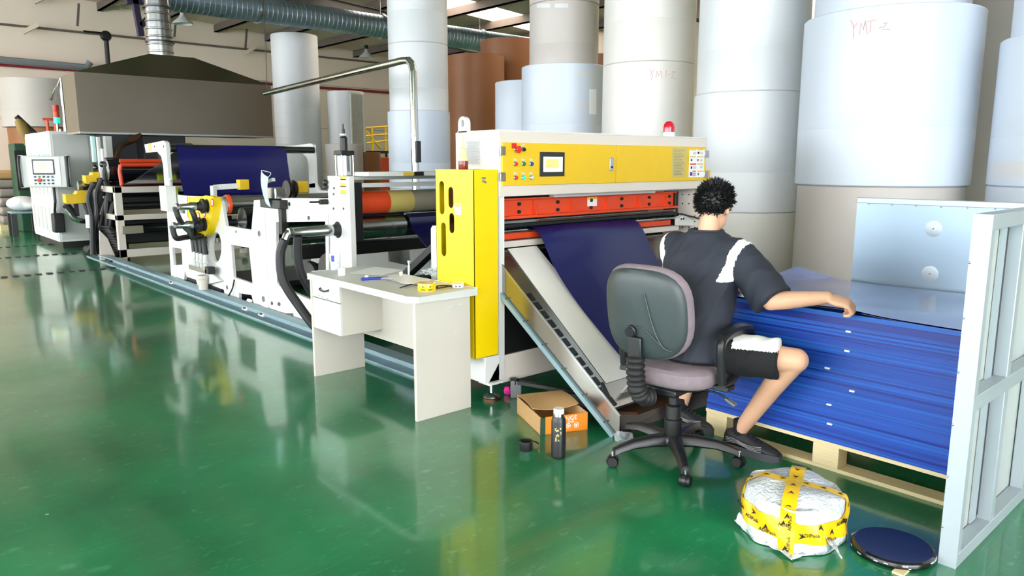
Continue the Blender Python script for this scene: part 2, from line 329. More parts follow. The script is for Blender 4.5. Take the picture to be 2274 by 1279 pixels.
for y0, y1, xa, xb in ((-4.5,-3.3,X0+.1,-.1),(-4.5,-3.3,.1,X1-.1),(17.6,19.6,X0+.1,-.05),(17.6,19.6,5.5,X1-.1),(17.6,19.6,.05,5.501),(1.4,2.6,.05,X1-.1),(7.4,8.6,.05,X1-.1),(14.6,15.8,.05,X1-.1)):  # far strip left of the ridge is unseen, added to brighten the far wall
    for x0, x1, m in ((xa, xb, 'roof' if xa > 0 else 'skylight'),) if y0 < 0 or y0 > 17 else ((xa, 9.0, 'roof'), (9.0, xb, 'skylight')):
        za, zb = roofz(x0)+.05, roofz(x1)+.05
        MB().add([(x0,y0,za),(x1,y0,zb),(x1,y1,zb),(x0,y1,za),(x0,y0,za+.02),(x1,y0,zb+.02),(x1,y1,zb+.02),(x0,y1,za+.02)],
                 [(0,1,2,3),(4,7,6,5),(0,4,5,1),(1,5,6,2),(2,6,7,3),(3,7,4,0)]).build('skylight_panel' if m == 'skylight' else 'roof_panel', m, ce, smooth=False)
pm = None
for i in range(16):
    x = -8.2+i*1.55; z = roofz(x)
    MB().box(x-.035, x+.035, Y0, Y1, z-.22, z-.02).box(x-.035, x+.10, Y0, Y1, z-.22, z-.20).build('purlin', 'purlin', ce, smooth=False)
for y in (3.0, 9.5, 16.4):                                       # portal rafters under the purlins
    b = MB()
    for xa, xb in ((X0, 0), (0, X1)):
        for d0, d1, w in ((.24, .26, .2), (.26, .74, .03), (.74, .77, .2)):
            za, zb = roofz(xa), roofz(xb)
            b.add([(xa,y-w/2,za-d1),(xb,y-w/2,zb-d1),(xb,y+w/2,zb-d1),(xa,y+w/2,za-d1),(xa,y-w/2,za-d0),(xb,y-w/2,zb-d0),(xb,y+w/2,zb-d0),(xa,y+w/2,za-d0)],
                  [(0,3,2,1),(4,5,6,7),(0,1,5,4),(1,2,6,5),(2,3,7,6),(3,0,4,7)])
    b.build('rafter', 'rafter', ce, smooth=False)
# wall ribs of the far wall
for z in (1.2, 2.6, 4.0): MB().box(X0, X1, Y1-.03, Y1, z, z+.012).build('panel_joint', 'greypipe', wf, smooth=False)

# pipes and fittings along the far wall
tag(MB().tube([(2.0, 22.75, 3.9), (16, 22.75, 3.9)], .045, 8).build('fire_main', 'redpipe'), 'dark red pipe running low along the far beige wall', 'pipe')
tag(MB().tube([(2.0, 22.6, 4.02), onY(190,150,22.6), onY(200,138,22.6)], .09, 10).build('air_duct', 'greypipe'), 'thick grey pipe ending in a short upright elbow at the far wall', 'pipe')
tag(MB().tube([(2.0, 22.8, 4.88), (16, 22.8, 4.88)], .03, 8).build('conduit', 'purlin'), 'thin dark conduit crossing the far wall under the roof', 'conduit')
for i, (px, py, ln) in enumerate(((175,8,50),(390,48,34),(548,64,44))):
    p = onY(px, py, 22.5); q = onY(px-3, py+ln, 22.5)
    tag(MB().bar(p, q, .05).build('hanging_rod', 'purlin'), ['dark rod hanging at the far wall left of the violet bracket','dark rod hanging at the far wall right of the silver riser','dark rod hanging at the far wall above the tall white roll'][i], 'rod', 'hanging rods')
for i, (px, py) in enumerate(((75,5),(270,15),(50,72),(325,90),(540,120))):
    p = onY(px, py, 22.7); tag(MB().bar(p, p+Vector((.35,-.1,.22)), .1).build('wall_bracket', 'roof'),
        ['stub bracket high on the far wall at the left corner','stub bracket high on the far wall left of the violet steel','stub bracket on the thin conduit above the grey pipe','stub bracket on the thin conduit beside the silver riser','stub bracket on the thin conduit above the hood right end'][i], 'bracket', 'wall brackets')
t = thing('wall_fan', 'black round wall fan head on a straight black pole', 'fan', onY(240,142,21.5))
p = onY(235,80,21.5); q = onY(240,142,21.5)
MB().lathe([(.02,-.1),(.1,-.09),(.13,-.04),(.13,.04),(.1,.09),(.02,.1)], p, (0,-1,.1), 12).build('fan_head', 'black', t); MB().cyl(q, p, .055, 10).build('pole', 'black', t)
MB().tube([p+Vector((-.5,0,.06)), p+Vector((.1,0,.06))], .03, 6).build('bracket_arm', 'black', t)
t = thing('steel_bracket', 'dark violet steel hanger frame left of the silver riser duct', 'bracket', onY(312,80,15.5))
a, c2, d2 = onY(297,-10,15.5), onY(313,80,15.5), onY(312,58,15.5)
MB().bar(a, c2, .12, .1).build('upright', 'violet', t); MB().bar(d2, onY(345,25,15.5), .12, .1).build('diagonal', 'violet', t); MB().bar(onY(280,2,15.5), onY(350,6,15.5), .12, .1).build('crossbar', 'violet', t)
def lamp(px, py, Y, label):
    p = onY(px, py, Y); t = thing('high_bay_lamp', label, 'lamp', p, 'high bay lamps')
    MB().lathe([(.03,.22),(.05,.2),(.06,.12),(.10,.06),(.22,-.04),(.235,-.09),(.215,-.09),(.2,-.04),(.08,.05)], p, n=20, caps=False).build('shade', 'greywhite', t)
    MB().lathe([(.0,.30),(.06,.29),(.065,.18),(.0,.17)], p, n=12).build('lamp_housing', 'black', t)
    MB().cyl(p+Vector((0,0,.29)), (p.x, p.y, roofz(p.x)-.2), .012, 6).build('hanger', 'black', t)
lamp(406, 45, 19.5, 'bell shaped pendant lamp right of the silver riser duct'); lamp(814, 122, 21.0, 'bell shaped pendant lamp above the yellow guardrail')

# exhaust hood with its riser and the spiral duct
t = thing('exhaust_hood', 'large brushed steel exhaust hood hanging over the extruder', 'hood', (4.55,13.9,1.96))
hx0, hx1, hy0, hy1, hz0, hz1, hzt = 2.95, 6.16, 13.5, 14.36, 1.96, 2.9, 3.30
b = MB(); R0 = [(hx0,hy0,hz0),(hx1,hy0,hz0),(hx1,hy1,hz0),(hx0,hy1,hz0)]; R1 = [(x,y,hz1) for x, y, _ in R0]; R2 = [(4.15,13.72,hzt),(4.88,13.72,hzt),(4.88,14.14,hzt),(4.15,14.14,hzt)]
b.add(R0+R1+R2, [(0,1,5,4),(1,2,6,5),(2,3,7,6),(3,0,4,7),(4,5,9,8),(5,6,10,9),(6,7,11,10),(7,4,8,11),(8,9,10,11)]); o = b.build('canopy', 'hood', t, smooth=False)
sm = o.modifiers.new('solid', 'SOLIDIFY'); sm.thickness = .012; sm.offset = -1
MB().box(hx0-.006,hx1+.006,hy0-.012,hy0,hz0-.01,hz0+.02).box(hx0-.012,hx0,hy0,hy1,hz0-.01,hz0+.02).build('bottom_rim', 'steel', t, smooth=False)
rc = Vector((4.40,13.93,0))
t = thing('riser_duct', 'shiny silver corrugated duct rising from the hood top', 'duct', (rc.x,rc.y,3.25))
pf = []; z = 3.26
while z < 4.22: pf += [(.2,z),(.2,z+.09),(.215,z+.1),(.215,z+.115)]; z += .125
MB().lathe(pf, (rc.x,rc.y,0), n=28).build('pipe_wall', 'steel', t, ang=20)
for z in (3.52, 4.08): MB().lathe([(.215,z),(.235,z),(.235,z+.03),(.215,z+.03)], (rc.x,rc.y,0), n=28).build('clamp_ring', 'darksteel', t)
t = thing('spiral_duct', 'long galvanised spiral duct crossing under the roof', 'duct', (4.9,14.5,4.2))
b = MB(); zc = 4.42; pf = []; x = 4.75
while x < 15.9: pf += [(.24,x),(.24,x+.085),(.245,x+.09),(.24,x+.095)]; x += .1
MB().lathe(pf, (0,14.5,zc), (1,0,0), n=24).build('duct_pipe', 'galv', t, ang=15)
MB().tube([(4.40,13.95,4.2),(4.42,14.0,4.42),(4.52,14.2,4.55),(4.7,14.5,4.5),(4.95,14.5,zc)], .22, 16, smooth=4).build('elbow', 'galv', t)
for x in (6.4, 9.2, 12.0, 14.6):
    MB().lathe([(.256,x),(.27,x),(.27,x+.04),(.256,x+.04)], (0,14.5,zc), (1,0,0), 24).build('flange_ring', 'steel', t)
    MB().cyl((x,14.5,zc+.24), (x,14.5,roofz(x)-.2), .01, 6).build('drop_rod', 'steel', t)

# ---------------------------------------------------------------- paper rolls
def roll(cx, cy, z0, z1, r, m, label, cat='paper roll', group='standing paper rolls'):
    t = thing('paper_roll', label, cat, (cx,cy,z0), group); h = z1-z0; e = .008
    MB().lathe([(.05,.02),(.05,0),(r-e,0),(r,e),(r,h*.33),(r-.0015,h*.335),(r,h*.34),(r,h-e),(r-e,h),(.055,h),(.055,h-.02)], (cx,cy,z0), n=72).build('wound_paper', m, t, ang=25)
    MB().lathe([(.037,.005),(.055,.005),(.055,h+.002),(.037,h+.002),(.037,.005)], (cx,cy,z0), n=18, caps=False).build('core', 'cardboard', t)
    return t
def oncyl(cx, cy, r, px, py):                                     # pixel to a point on a roll's face
    d = ray(px, py); a = d.x**2+d.y**2; bb = -2*(d.x*cx+d.y*cy); cc = cx*cx+cy*cy-r*r; s = (-bb-math.sqrt(max(0,bb*bb-4*a*cc)))/(2*a)
    return _c+d*s
def patch(t, cx, cy, r, px0, px1, py0, py1, m, name, off=.002):   # a strip of tape or a sticker lying on a roll's face
    rows = []
    for j in range(3):
        row = []
        for i in range(9):
            p = oncyl(cx, cy, r, px0+(px1-px0)*i/8, py0+(py1-py0)*j/2); v = Vector((p.x-cx,p.y-cy,0)).normalized(); row.append(p+v*off)
        rows.append(row)
    return MB().grid(rows).build(name, m, t)
def scrawl(t, cx, cy, r, strokes, m='pencil', w=.004):
    b = MB()
    for st in strokes:
        P = []
        for x, y in st: p = oncyl(cx, cy, r, x, y); v = Vector((p.x-cx,p.y-cy,0)).normalized(); P.append(p+v*.001)
        b.tube(P, w, 5)
    return b.build('handwritten_mark', m, t)
Dc = (6.5, 2.62)
d1 = roll(*Dc, 0, 1.315, .638, 'rollD', 'dull grey paper roll at the bottom, just behind the blue stack')
d2 = roll(*Dc, 1.317, 2.645, .662, 'rollB', 'wide bluish white roll with red scrawl, above the grey roll')
roll(6.55, 2.66, 2.647, 3.9, .575, 'rollB', 'narrower white roll on top of the wide scrawled roll')
scrawl(d2, *Dc, .662, [[(1890,45),(1897,60),(1895,85)],[(1905,50),(1894,62)],[(1908,78),(1912,50),(1917,66),(1922,46),(1926,76)],[(1932,72),(1935,48)],[(1926,48),(1946,44)],[(1952,62),(1960,60)],[(1962,52),(1970,50),(1960,66),(1976,65)]])
patch(d2, *Dc, .662, 1934, 1966, 42, 52, 'tapegrey', 'clear_tape')
e1 = roll(6.62, 1.18, 0, 1.33, .655, 'rollB', 'pale bluish roll at the bottom, cut by the right edge'); e2 = roll(6.62, 1.18, 1.332, 2.36, .66, 'rollB', 'pale bluish roll in the middle at the right edge')
roll(6.64, 1.16, 2.362, 3.7, .625, 'rollB', 'pale bluish roll at the very top of the right edge')
patch(e2, 6.62, 1.18, .66, 2200, 2300, 358, 395, 'tapegrey', 'scuffed_band')
Cc = (6.73, 4.0)
roll(*Cc, 0, 1.03, .52, 'rollC', 'cream white roll at the bottom, directly right of the worker')
c2 = roll(*Cc, 1.032, 2.145, .525, 'rollA', 'cream white roll in the middle of the column above the worker')
roll(6.74, 4.0, 2.147, 3.3, .515, 'rollA', 'cream white roll on top of the column above the worker')
Bc = (6.86, 5.35)
roll(*Bc, 0, 1.25, .5, 'rollC', 'white roll at the bottom, hidden behind the sheeter right half'); b2 = roll(*Bc, 1.252, 2.55, .502, 'rollC', 'white roll with faint scrawl behind the red beacon')
roll(6.86, 5.35, 2.552, 3.85, .5, 'rollC', 'white roll on top, above the one behind the beacon')
scrawl(b2, *Bc, .502, [[(1442,152),(1450,166),(1445,180)],[(1452,154),(1443,170)],[(1456,174),(1459,158),(1463,168),(1467,157),(1470,174)],[(1478,172),(1480,156)],[(1484,166),(1489,165)],[(1492,160),(1498,158),(1491,173),(1501,175)]], w=.003)
Ac = (6.92, 6.72)
a1 = roll(*Ac, 0, 1.6, .525, 'rollB', 'wide bluish white roll with a label behind the control panel'); 
a15 = roll(*Ac, 1.602, 2.665, .526, 'rollB', 'wide white roll with grey tape under the narrower grey roll')
a2 = roll(6.95, 6.75, 2.667, 3.40, .43, 'rollD', 'narrow greyish roll standing on the wide taped roll'); roll(6.95, 6.75, 3.402, 4.4, .432, 'rollD', 'narrow greyish roll at the very top of its column')
patch(a15, *Ac, .526, 1282, 1318, 158, 167, 'tapegrey', 'tape_strip'); patch(a15, *Ac, .526, 1316, 1322, 150, 300, 'tapegrey', 'tape_strip'); patch(a15, *Ac, .526, 1277, 1304, 228, 237, 'tapegrey', 'tape_strip')
patch(a15, *Ac, .526, 1308, 1324, 198, 254, 'paper', 'paper_label', .003)
patch(a2, 6.95, 6.75, .43, 1192, 1222, 8, 17, 'tapegrey', 'tape_strip'); patch(a2, 6.95, 6.75, .43, 1232, 1262, 8, 17, 'tapegrey', 'tape_strip')
roll(7.55, 8.0, 0, 2.62, .5, 'rollB', 'sliver of a white roll left of the labelled wide roll')
Fc = (6.80, 9.70)
f1 = roll(*Fc, 0, 1.1, .47, 'rollB', 'white roll at the bottom behind the steel pipe'); f1b = roll(*Fc, 1.102, 2.265, .478, 'rollB', 'slightly wider bluish roll with grey stripes behind the upright steel pipe'); 
roll(6.83, 9.73, 2.267, 3.25, .452, 'rollA', 'narrower white roll behind the bend of the steel pipe'); roll(6.83, 9.73, 3.252, 4.6, .452, 'rollA', 'white roll at the top of the column behind the pipe bend')
for k in range(8): patch(f1b, *Fc, .478, 864, 874, 262+k*14, 266+k*14, 'tapegrey', 'grey_print')
Gc = (8.0, 16.2)
roll(*Gc, 0, 1.9, .515, 'rollA', 'white roll at the bottom right of the exhaust hood'); g2 = roll(*Gc, 1.902, 4.30, .51, 'rollA', 'tall white roll right of the exhaust hood with a free top')
for k, (x0, x1, y) in enumerate(((612,640,222),(612,645,250),(612,638,280),(612,645,305))): patch(g2, *Gc, .51, x0, x1, y, y+4, 'tapegrey', 'printed_strip')
h2 = roll(8.86, 15.52, 0, 3.08, .41, 'rollA', 'shorter white roll beside the wrapped dark board')
for k, (px, r, z1, m, lb) in enumerate(((765,.36,1.85,'rollD','grey short roll under the wrapped board'),(812,.3,1.7,'brownroll','small brown roll behind the short grey roll'))):
    p = at(px, 360, 14.5+k*.6); roll(p.x, p.y, 0, z1, r, m, lb)
roll(8.6, 10.5, 0, 3.33, .5, 'brownroll', 'glossy brown kraft roll left of the labelled white roll'); roll(9.75, 10.9, 0, 2.6, .52, 'brownroll', 'dark lower brown roll behind the glossy kraft roll'); roll(9.75, 10.9, 2.602, 3.75, .55, 'brownroll', 'taller brown roll partly hidden behind the grey topped column')
roll(9.6, 8.4, 0, 3.2, .5, 'brownroll', 'brown roll glimpsed in the gap between two white columns'); gp = at(2196,360,7.6); roll(gp.x, gp.y, 0, 4.6, .5, 'rollD', 'dusky grey roll deep in the gap at the right')
# far left corner
p = onZ(15, 512); 
roll(4.0, 22.05, 2.35, 3.5, .85, 'rollD', 'pale roll up high at the far left wall'); roll(4.05, 22.05, 0, 2.34, .8, 'brownroll', 'dark brown roll standing at the far left wall')
t = thing('bag_pallet', 'pallet of grey stacked sacks at the far left edge', 'sack pallet', (3.2,20.4,0))
for k in range(6): MB().obox((3.05,20.4,.23+k*.2), (1,0,0), (0,1,0), (0,0,1), .42, .5, .095).build('sack', 'dustfoil' if k < 5 else 'cardboard', t, bevel=.06, seg=3)
MB().box(2.6,3.5,19.85,20.95,0,.12).build('pallet_deck', 'wood', t, smooth=False)
# hanging wrapped board and yellow guardrail
t = thing('wrapped_board', 'dark plastic wrapped board with bright edges hanging beside a white roll', 'board', onY(792,312,15.0)*1.0)
A = [onY(778,207,15.0), onY(806,210,15.0), onY(808,313,15.0), onY(782,313,15.0)]; A[2].z = A[3].z = 0
MB().plate([(p.x,p.z) for p in A], [], 'y', 15.0, 15.04).build('sheet', 'glassy', t, smooth=False)
for i, j in ((0,3),(1,2)): MB().bar(A[i], A[j], .03).build('edge_strip', 'white', t)
t = thing('guardrail', 'yellow tubular guardrail in front of the far beige wall', 'railing', onY(835,345,17.5))
def yr(px, py): return onY(px, py, 17.5)
for a, c in (((812,284),(860,281)),((812,302),(860,298)),((814,318),(860,312)),((826,282),(828,332)),((856,280),(858,520)),((826,332),(828,520)),((812,290),(845,330))): MB().tube([yr(*a), yr(*c)], .03, 6).build('rail_tube', 'panelyellow', t)
t = thing('work_table', 'dark table behind the machine line below the yellow guardrail', 'table', (onY(838,370,15.8).x,15.8,0))
p = onY(838,335,15.8); MB().box(p.x-.25,p.x+.25,15.6,16.0,p.z-.06,p.z).build('table_top', 'black', t, smooth=False)
for sx in (-.2,.2): MB().box(p.x+sx-.02,p.x+sx+.02,15.7,15.74,0,p.z-.06).build('leg', 'black', t, smooth=False)
tag(MB().box(p.x-.22,p.x+.02,15.3,15.55,0,1.62).build('red_cabinet', 'orange', bevel=.01), 'narrow red cabinet below the dark far table', 'cabinet')
# ---------------------------------------------------------------- sheeter
YF = 3.474
t = thing('sheeter', 'white and yellow sheet cutting machine with control panel', 'machine', (4.12,3.8,0)); SH = t
def fb(px0, py0, px1, py1, y0, y1):                               # box standing on the machine front, given by its two corners in the photo
    a, c = onY(px0, py0, YF), onY(px1, py1, YF); return MB().box(a.x, c.x, y0, y1, c.z, a.z)
MB().box(3.02,5.235,YF,3.905,1.29,1.69).build('head_housing', 'warmwhite', t, bevel=.006)
MB().box(3.03,5.225,YF+.01,3.895,1.69,1.697).build('top_cover', 'white', t, smooth=False)
xs = onY(1366,360,YF).x
zt, zb = 1.620, 1.357
dl = MB().box(3.04,xs-.002,YF-.012,YF,zb,zt).build('door', 'panelyellow', t, bevel=.002); dr = MB().box(xs+.002,5.215,YF-.012,YF,zb,zt).build('door', 'panelyellow', t, bevel=.002)
yd = YF-.012
for d, rects in ((dl, ((1107,325,1118.5,345),(1107,383,1119,402))), (dr, ((1561,334,1570,350),(1560,380,1568.5,395)))):
    for r in rects: fb(*r, yd-.008, yd).build('hinge', 'chrome', d, bevel=.002)
k = fb(1350,350,1357.7,379.5, yd-.01, yd).build('lock_handle', 'chrome', dl, bevel=.003)
c = onY(1354,371,YF); MB().cyl((c.x,yd-.013,c.z),(c.x,yd-.01,c.z),.008,10).build('keyhole', 'black', dl)
h = fb(1195.5,337.5,1249,391, yd-.008, yd).build('touch_screen', 'darkgrey', dl, bevel=.002)
fb(1202,348,1244,381, yd-.0095, yd-.008).build('display', 'screen', dl, smooth=False)
fb(1206,353,1236,373.5, yd-.0105, yd-.0095).build('display_page', 'screentext', dl, smooth=False)
b = MB()
for i, (x0, x1) in enumerate(((1208,1234),(1208,1228),(1208,1232),(1208,1234),(1208,1222),(1208,1230))):
    a = onY(x0, 355+i*3, YF); e = onY(x1, 356+i*3, YF); b.box(a.x, e.x, yd-.0112, yd-.0105, e.z, a.z)
b.build('display_text', 'signgrey', dl, smooth=False)
def button(px, py, m, r=.0115, est=False, lab=True):
    p = onY(px, py, YF)
    g = MB().lathe([(.0,0),(r+.004,0),(r+.004,.006),(r+.001,.010),(0,.010)], (p.x,yd,p.z), (0,-1,0), 20).build('bezel', 'chrome', dl)
    if est: MB().lathe([(.009,.008),(.010,.022),(.021,.026),(.022,.034),(.018,.040),(0,.041)], (p.x,yd,p.z), (0,-1,0), 20).build('emergency_stop', m, dl)
    else: MB().lathe([(r,.008),(r,.016),(r-.003,.019),(0,.019)], (p.x,yd,p.z), (0,-1,0), 18).build('push_button', m, dl)
    if lab: MB().box(p.x-.013,p.x+.013,yd-.001,yd,p.z+.019,p.z+.033).build('name_plate', 'greywhite', dl, smooth=False)
button(1142,332,'red',est=True,lab=False); p = onY(1139,326,YF); MB().box(p.x-.022,p.x+.018,yd-.003,yd,p.z-.01,p.z+.022).build('stop_plate', 'red', dl, smooth=False)
button(1158.5,332,'black'); button(1140.6,364,'red'); button(1158.6,364,'green'); button(1176,364,'blue'); button(1141,394.5,'red'); button(1158.6,394.5,'greenlit'); button(1176,394.5,'greywhite')
s1 = fb(1490,328,1520,394, yd-.001, yd).build('notice_sheet', 'signgrey', dr, smooth=False)
b = MB()
for i in range(17):
    a = onY(1493,333+i*3.4,YF); e = onY(1517-(i*7 % 9),334.2+i*3.4,YF); b.box(a.x,e.x,yd-.0016,yd-.001,e.z,a.z)
b.build('notice_text', 'rollergrey', dr, smooth=False)
fb(1528.5,331,1559.5,393, yd-.001, yd).build('warning_sheet', 'paper', dr, smooth=False)
for i, (r, m) in enumerate((((1529,331.5,1543,334),'signyellow'),((1545,331.5,1559,334),'signyellow'),((1529,347,1543,349.5),'signyellow'),((1545,347,1559,349.5),'signyellow'),((1529,363,1543,366),'red'),((1545,363,1559,365.5),'signyellow'),((1535,379,1542,381),'red'),((1545,379,1559,381),'signyellow'),
        ((1546,337,1550,342),'black'),((1531,353,1534,358),'black'),((1545,353,1548,358),'red'),((1531,369,1534,375),'black'),((1529,382,1534,390),'blue'),((1535,383,1542,391),'pencil'),((1546,384,1549,389),'midgrey'),((1552,337,1558,343),'tapegrey'),((1536,337,1543,343),'tapegrey'),((1551,353,1557,359),'tapegrey'),((1536,369,1543,375),'tapegrey'),((1551,368,1558,374),'tapegrey'))):
    fb(*r, yd-.0018, yd-.001).build('warning_print', m, dr, smooth=False)
# louvre on the left end, lifting eye, beacon
a, c = onX(1037,310,3.02), onX(1070,368,3.02)
v = MB().box(3.012,3.02,min(a.y,c.y),max(a.y,c.y),c.z,a.z).build('vent', 'greywhite', t, smooth=False)
n = 11; y0, y1 = min(a.y,c.y)+.012, max(a.y,c.y)-.012
for i in range(n):
    z = c.z+.018+(a.z-c.z-.03)*i/(n-1); MB().obox((3.008,(y0+y1)/2,z), (0,1,0), (.8,0,.6), (-.6,0,.8), (y1-y0)/2, .009, .0015).build('louvre_slat', 'midgrey' if i % 1 else 'tapegrey', v, smooth=False)
MB().plate([(3.03+.03,1.69),(3.03+.03,1.76)]+[(3.09+.03*math.cos(PI-i*PI/8),1.76+.03*math.sin(i*PI/8)) for i in range(9)]+[(3.12,1.69)], [ell(3.09,1.755,.014,.02,12)], 'x', 3.03, 3.05) if False else None
yl = onX(1027,285,3.03).y
MB().plate([(yl+.045,1.69),(yl+.045,1.745)]+[(yl+.045*math.cos(i*PI/10),1.745+.045*math.sin(i*PI/10)) for i in range(11)]+[(yl-.045,1.69)], [ell(yl,1.745,.018,.024,14)], 'x', 3.03, 3.06).build('lifting_eye', 'white', t)
p = onY(1485,303,3.65); bc = Vector((p.x,3.65,1.697))
w = MB().lathe([(0,0),(.05,0),(.05,.035),(.046,.04),(0,.04)], bc, n=24).build('beacon_base', 'white', t)
MB().lathe([(.044,.04),(.045,.075),(.04,.10),(.028,.118),(.012,.125),(0,.126)], bc, n=24).build('beacon_lens', 'lensred', t)
# side frames, base, inner parts
MB().plate([(YF,.12),(YF,1.29),(4.04,1.29),(4.04,.10),(3.95,.10),(3.9,.2),(3.62,.2),(3.56,.09),(YF+.02,.09)], [], 'x', 3.02, 3.06).build('side_frame', 'white', t, bevel=.003)
rf = MB().plate([(YF,.10),(YF,1.29),(4.04,1.29),(4.04,.10)], [], 'x', 5.19, 5.235).build('side_frame', 'warmwhite', t, bevel=.003)
for py in (432,452,480,492,505):
    for px in (1516,1530,1543):
        p = onX(px, py, 5.19)
        if p.y > YF+.01 and p.z > .9: MB().cyl((5.187,p.y,p.z),(5.191,p.y,p.z),.006,8).build('bolt_hole', 'black', rf)
MB().box(3.06,5.19,YF+.005,YF+.06,.095,.275).build('base_beam', 'warmwhite', t, bevel=.004)
MB().box(3.07,5.19,YF+.02,YF+.035,.275,.60).build('access_panel', 'black', t, bevel=.002)
MB().box(3.06,5.19,4.0,4.03,.275,1.29).build('interior_shade_panel', 'darkgrey', t, smooth=False)  # dark sheet added so the interior behind the chute looks shaded
MB().box(3.06,5.19,3.88,4.0,.10,.25).build('base_beam', 'warmwhite', t, bevel=.004)
for cx, cy in ((2.97,YF+.02),(5.21,YF+.05),(3.04,3.97),(5.21,3.97)):
    g = MB().lathe([(0,0),(.05,0),(.055,.008),(.05,.016),(.03,.028),(.018,.034),(0,.034)], (cx,cy,.012), n=24).build('levelling_foot', 'steel', t)
    MB().cyl((cx,cy,.04),(cx,cy,.13),.012,12).build('foot_stud', 'steel', g); MB().cyl((cx,cy,0),(cx,cy,.013),.058,20).build('foot_pad', 'copper', g)
    MB().box(cx-.06,cx+.06,cy-.05,cy+.06,.11,.125).build('foot_bracket', 'white', t, bevel=.003)
MB().add([(2.92,YF,.11),(3.02,YF,.11),(3.02,YF,.24),(2.92,YF+.02,.11),(3.02,YF+.02,.11),(3.02,YF+.02,.24)], [(0,1,2),(3,5,4),(0,3,4,1),(1,4,5,2),(2,5,3,0)]).build('foot_gusset', 'white', t, smooth=False)
MB().box(2.9,3.02,YF,4.02,.12,.29).build('frame_foot', 'white', t, bevel=.004)
# cutting beam
yb = 3.60
ob = MB().box(3.06,4.99,yb,yb+.03,1.155,1.265).box(3.06,4.99,yb-.05,yb+.03,1.140,1.158).box(3.06,4.99,yb-.035,yb,1.26,1.272).build('knife_beam', 'orange', t, bevel=.003)
for x in (3.42,3.78,4.15,4.52,4.86):
    MB().add([(x,yb,1.255),(x,yb-.045,1.158),(x,yb,1.158),(x+.014,yb,1.255),(x+.014,yb-.045,1.158),(x+.014,yb,1.158)], [(0,1,2),(3,5,4),(0,3,4,1),(1,4,5,2),(2,5,3,0)]).build('beam_rib', 'orange', ob, smooth=False)
for x in (3.30,3.66,4.0,4.34,4.67,4.93):
    for z in (1.18,1.232): MB().cyl((x,yb-.012,z),(x,yb,z),.013,6).build('bolt', 'black', ob)
a = onY(1311,446,yb-.03); MB().box(a.x,a.x+.1,yb-.004,yb-.001,1.19,1.255).build('warning_label', 'paper', ob, smooth=False); MB().box(a.x,a.x+.1,yb-.005,yb-.004,1.238,1.255).build('label_header', 'signyellow', ob, smooth=False)
MB().box(3.56,4.66,yb-.07,yb-.02,1.268,1.292).build('light_bar', 'greywhite', t, bevel=.003)
MB().box(3.06,5.0,yb-.02,yb+.03,1.108,1.128).build('knife_strip', 'steel', t, bevel=.002); MB().box(3.06,5.0,yb-.03,yb+.0,1.085,1.106).build('clamp_strip', 'black', t, bevel=.002)
MB().box(3.45,4.95,yb-.034,yb-.02,1.112,1.122).build('brass_strip', 'copper', t, smooth=False)
MB().cyl((3.06,yb-.02,1.06),(5.12,yb-.02,1.06),.011,10).build('roller_shaft', 'steel', t); 
b = MB()
for i in range(60):
    x = 3.08+i*.034
    if x < 3.40 or x > 4.42: b.cyl((x,yb+.03,1.075),(x+.016,yb+.03,1.075),.02,10)
o = b.build('spacer_rings', 'black', t); o['kind'] = 'stuff'
MB().cyl((3.06,yb+.03,1.075),(5.1,yb+.03,1.075),.012,10).build('roller_shaft', 'darksteel', t)
MB().box(3.06,4.95,yb-.01,yb+.05,1.005,1.045).build('lower_beam', 'orange', t, bevel=.003); MB().box(3.06,5.05,yb-.02,yb+.05,.955,.995).build('guide_beam', 'warmwhite', t, bevel=.003)
MB().box(4.99,5.03,yb-.02,yb+.1,1.0,1.27).build('slide_block', 'black', t, bevel=.004)
MB().plate([(4.98,1.0),(4.98,1.055),(5.05,1.085),(5.185,1.03),(5.185,.99)], [], 'y', yb-.06, yb-.03).build('tail_bracket', 'white', t, bevel=.002)
for x in (5.02,5.05): MB().cyl((x,yb-.065,1.05),(x,yb-.06,1.05),.008,8).build('bolt', 'black', t)
MB().bar((5.03,yb-.05,1.09),(5.17,yb-.12,1.05),.03,.012).build('finger_arm', 'black', t)
MB().box(5.235,5.34,YF+.02,YF+.3,1.05,1.435).build('rear_guard', 'panelyellow', t, bevel=.004)
# yellow guard on the near end
t = thing('side_guard', 'tall bright yellow guard box with oblong slots beside the desk', 'guard', (2.92,3.62,.296))
gx0, gx1, gy0, gy1, gz0, gz1 = 2.822, 3.012, YF+.002, 3.86, .296, 1.452
sl = []
def slot(px, py0, py1, w=.052):
    a, c = onX(px, py0, gx0), onX(px, py1, gx0); y = (a.y+c.y)/2; return rrect(y-w/2, y+w/2, c.z, a.z, w*.49)
slots = [slot(981,402,476), slot(1001,415,462), slot(1003,473,518), slot(985,494,569)]
MB().plate([(gy0,gz0),(gy1,gz0),(gy1,gz1),(gy0,gz1)], slots, 'x', gx0, gx0+.004).build('slotted_panel', 'yellow', t, smooth=False)
MB().box(gx0,gx1,gy0,gy0+.004,gz0,gz1).build('front_panel', 'yellow', t, smooth=False); MB().box(gx0,gx1,gy0,gy1,gz1,gz1+.004).build('top_panel', 'yellow', t, smooth=False)
MB().box(gx0,gx1,gy1-.004,gy1,gz0,gz1).build('rear_plate', 'yellow', t, smooth=False)
MB().box(gx0+.08,gx0+.10,gy0+.02,gy1-.02,gz0+.05,gz1-.05).build('drive_cover', 'copper', t, smooth=False)
a = onX(1016,462,gx0); MB().box(gx0-.001,gx0,a.y-.035,a.y+.03,a.z-.04,a.z+.028).build('warning_label', 'paper', t, smooth=False); MB().box(gx0-.002,gx0-.001,a.y-.03,a.y+.025,a.z+.008,a.z+.024).build('label_header', 'signyellow', t, smooth=False)
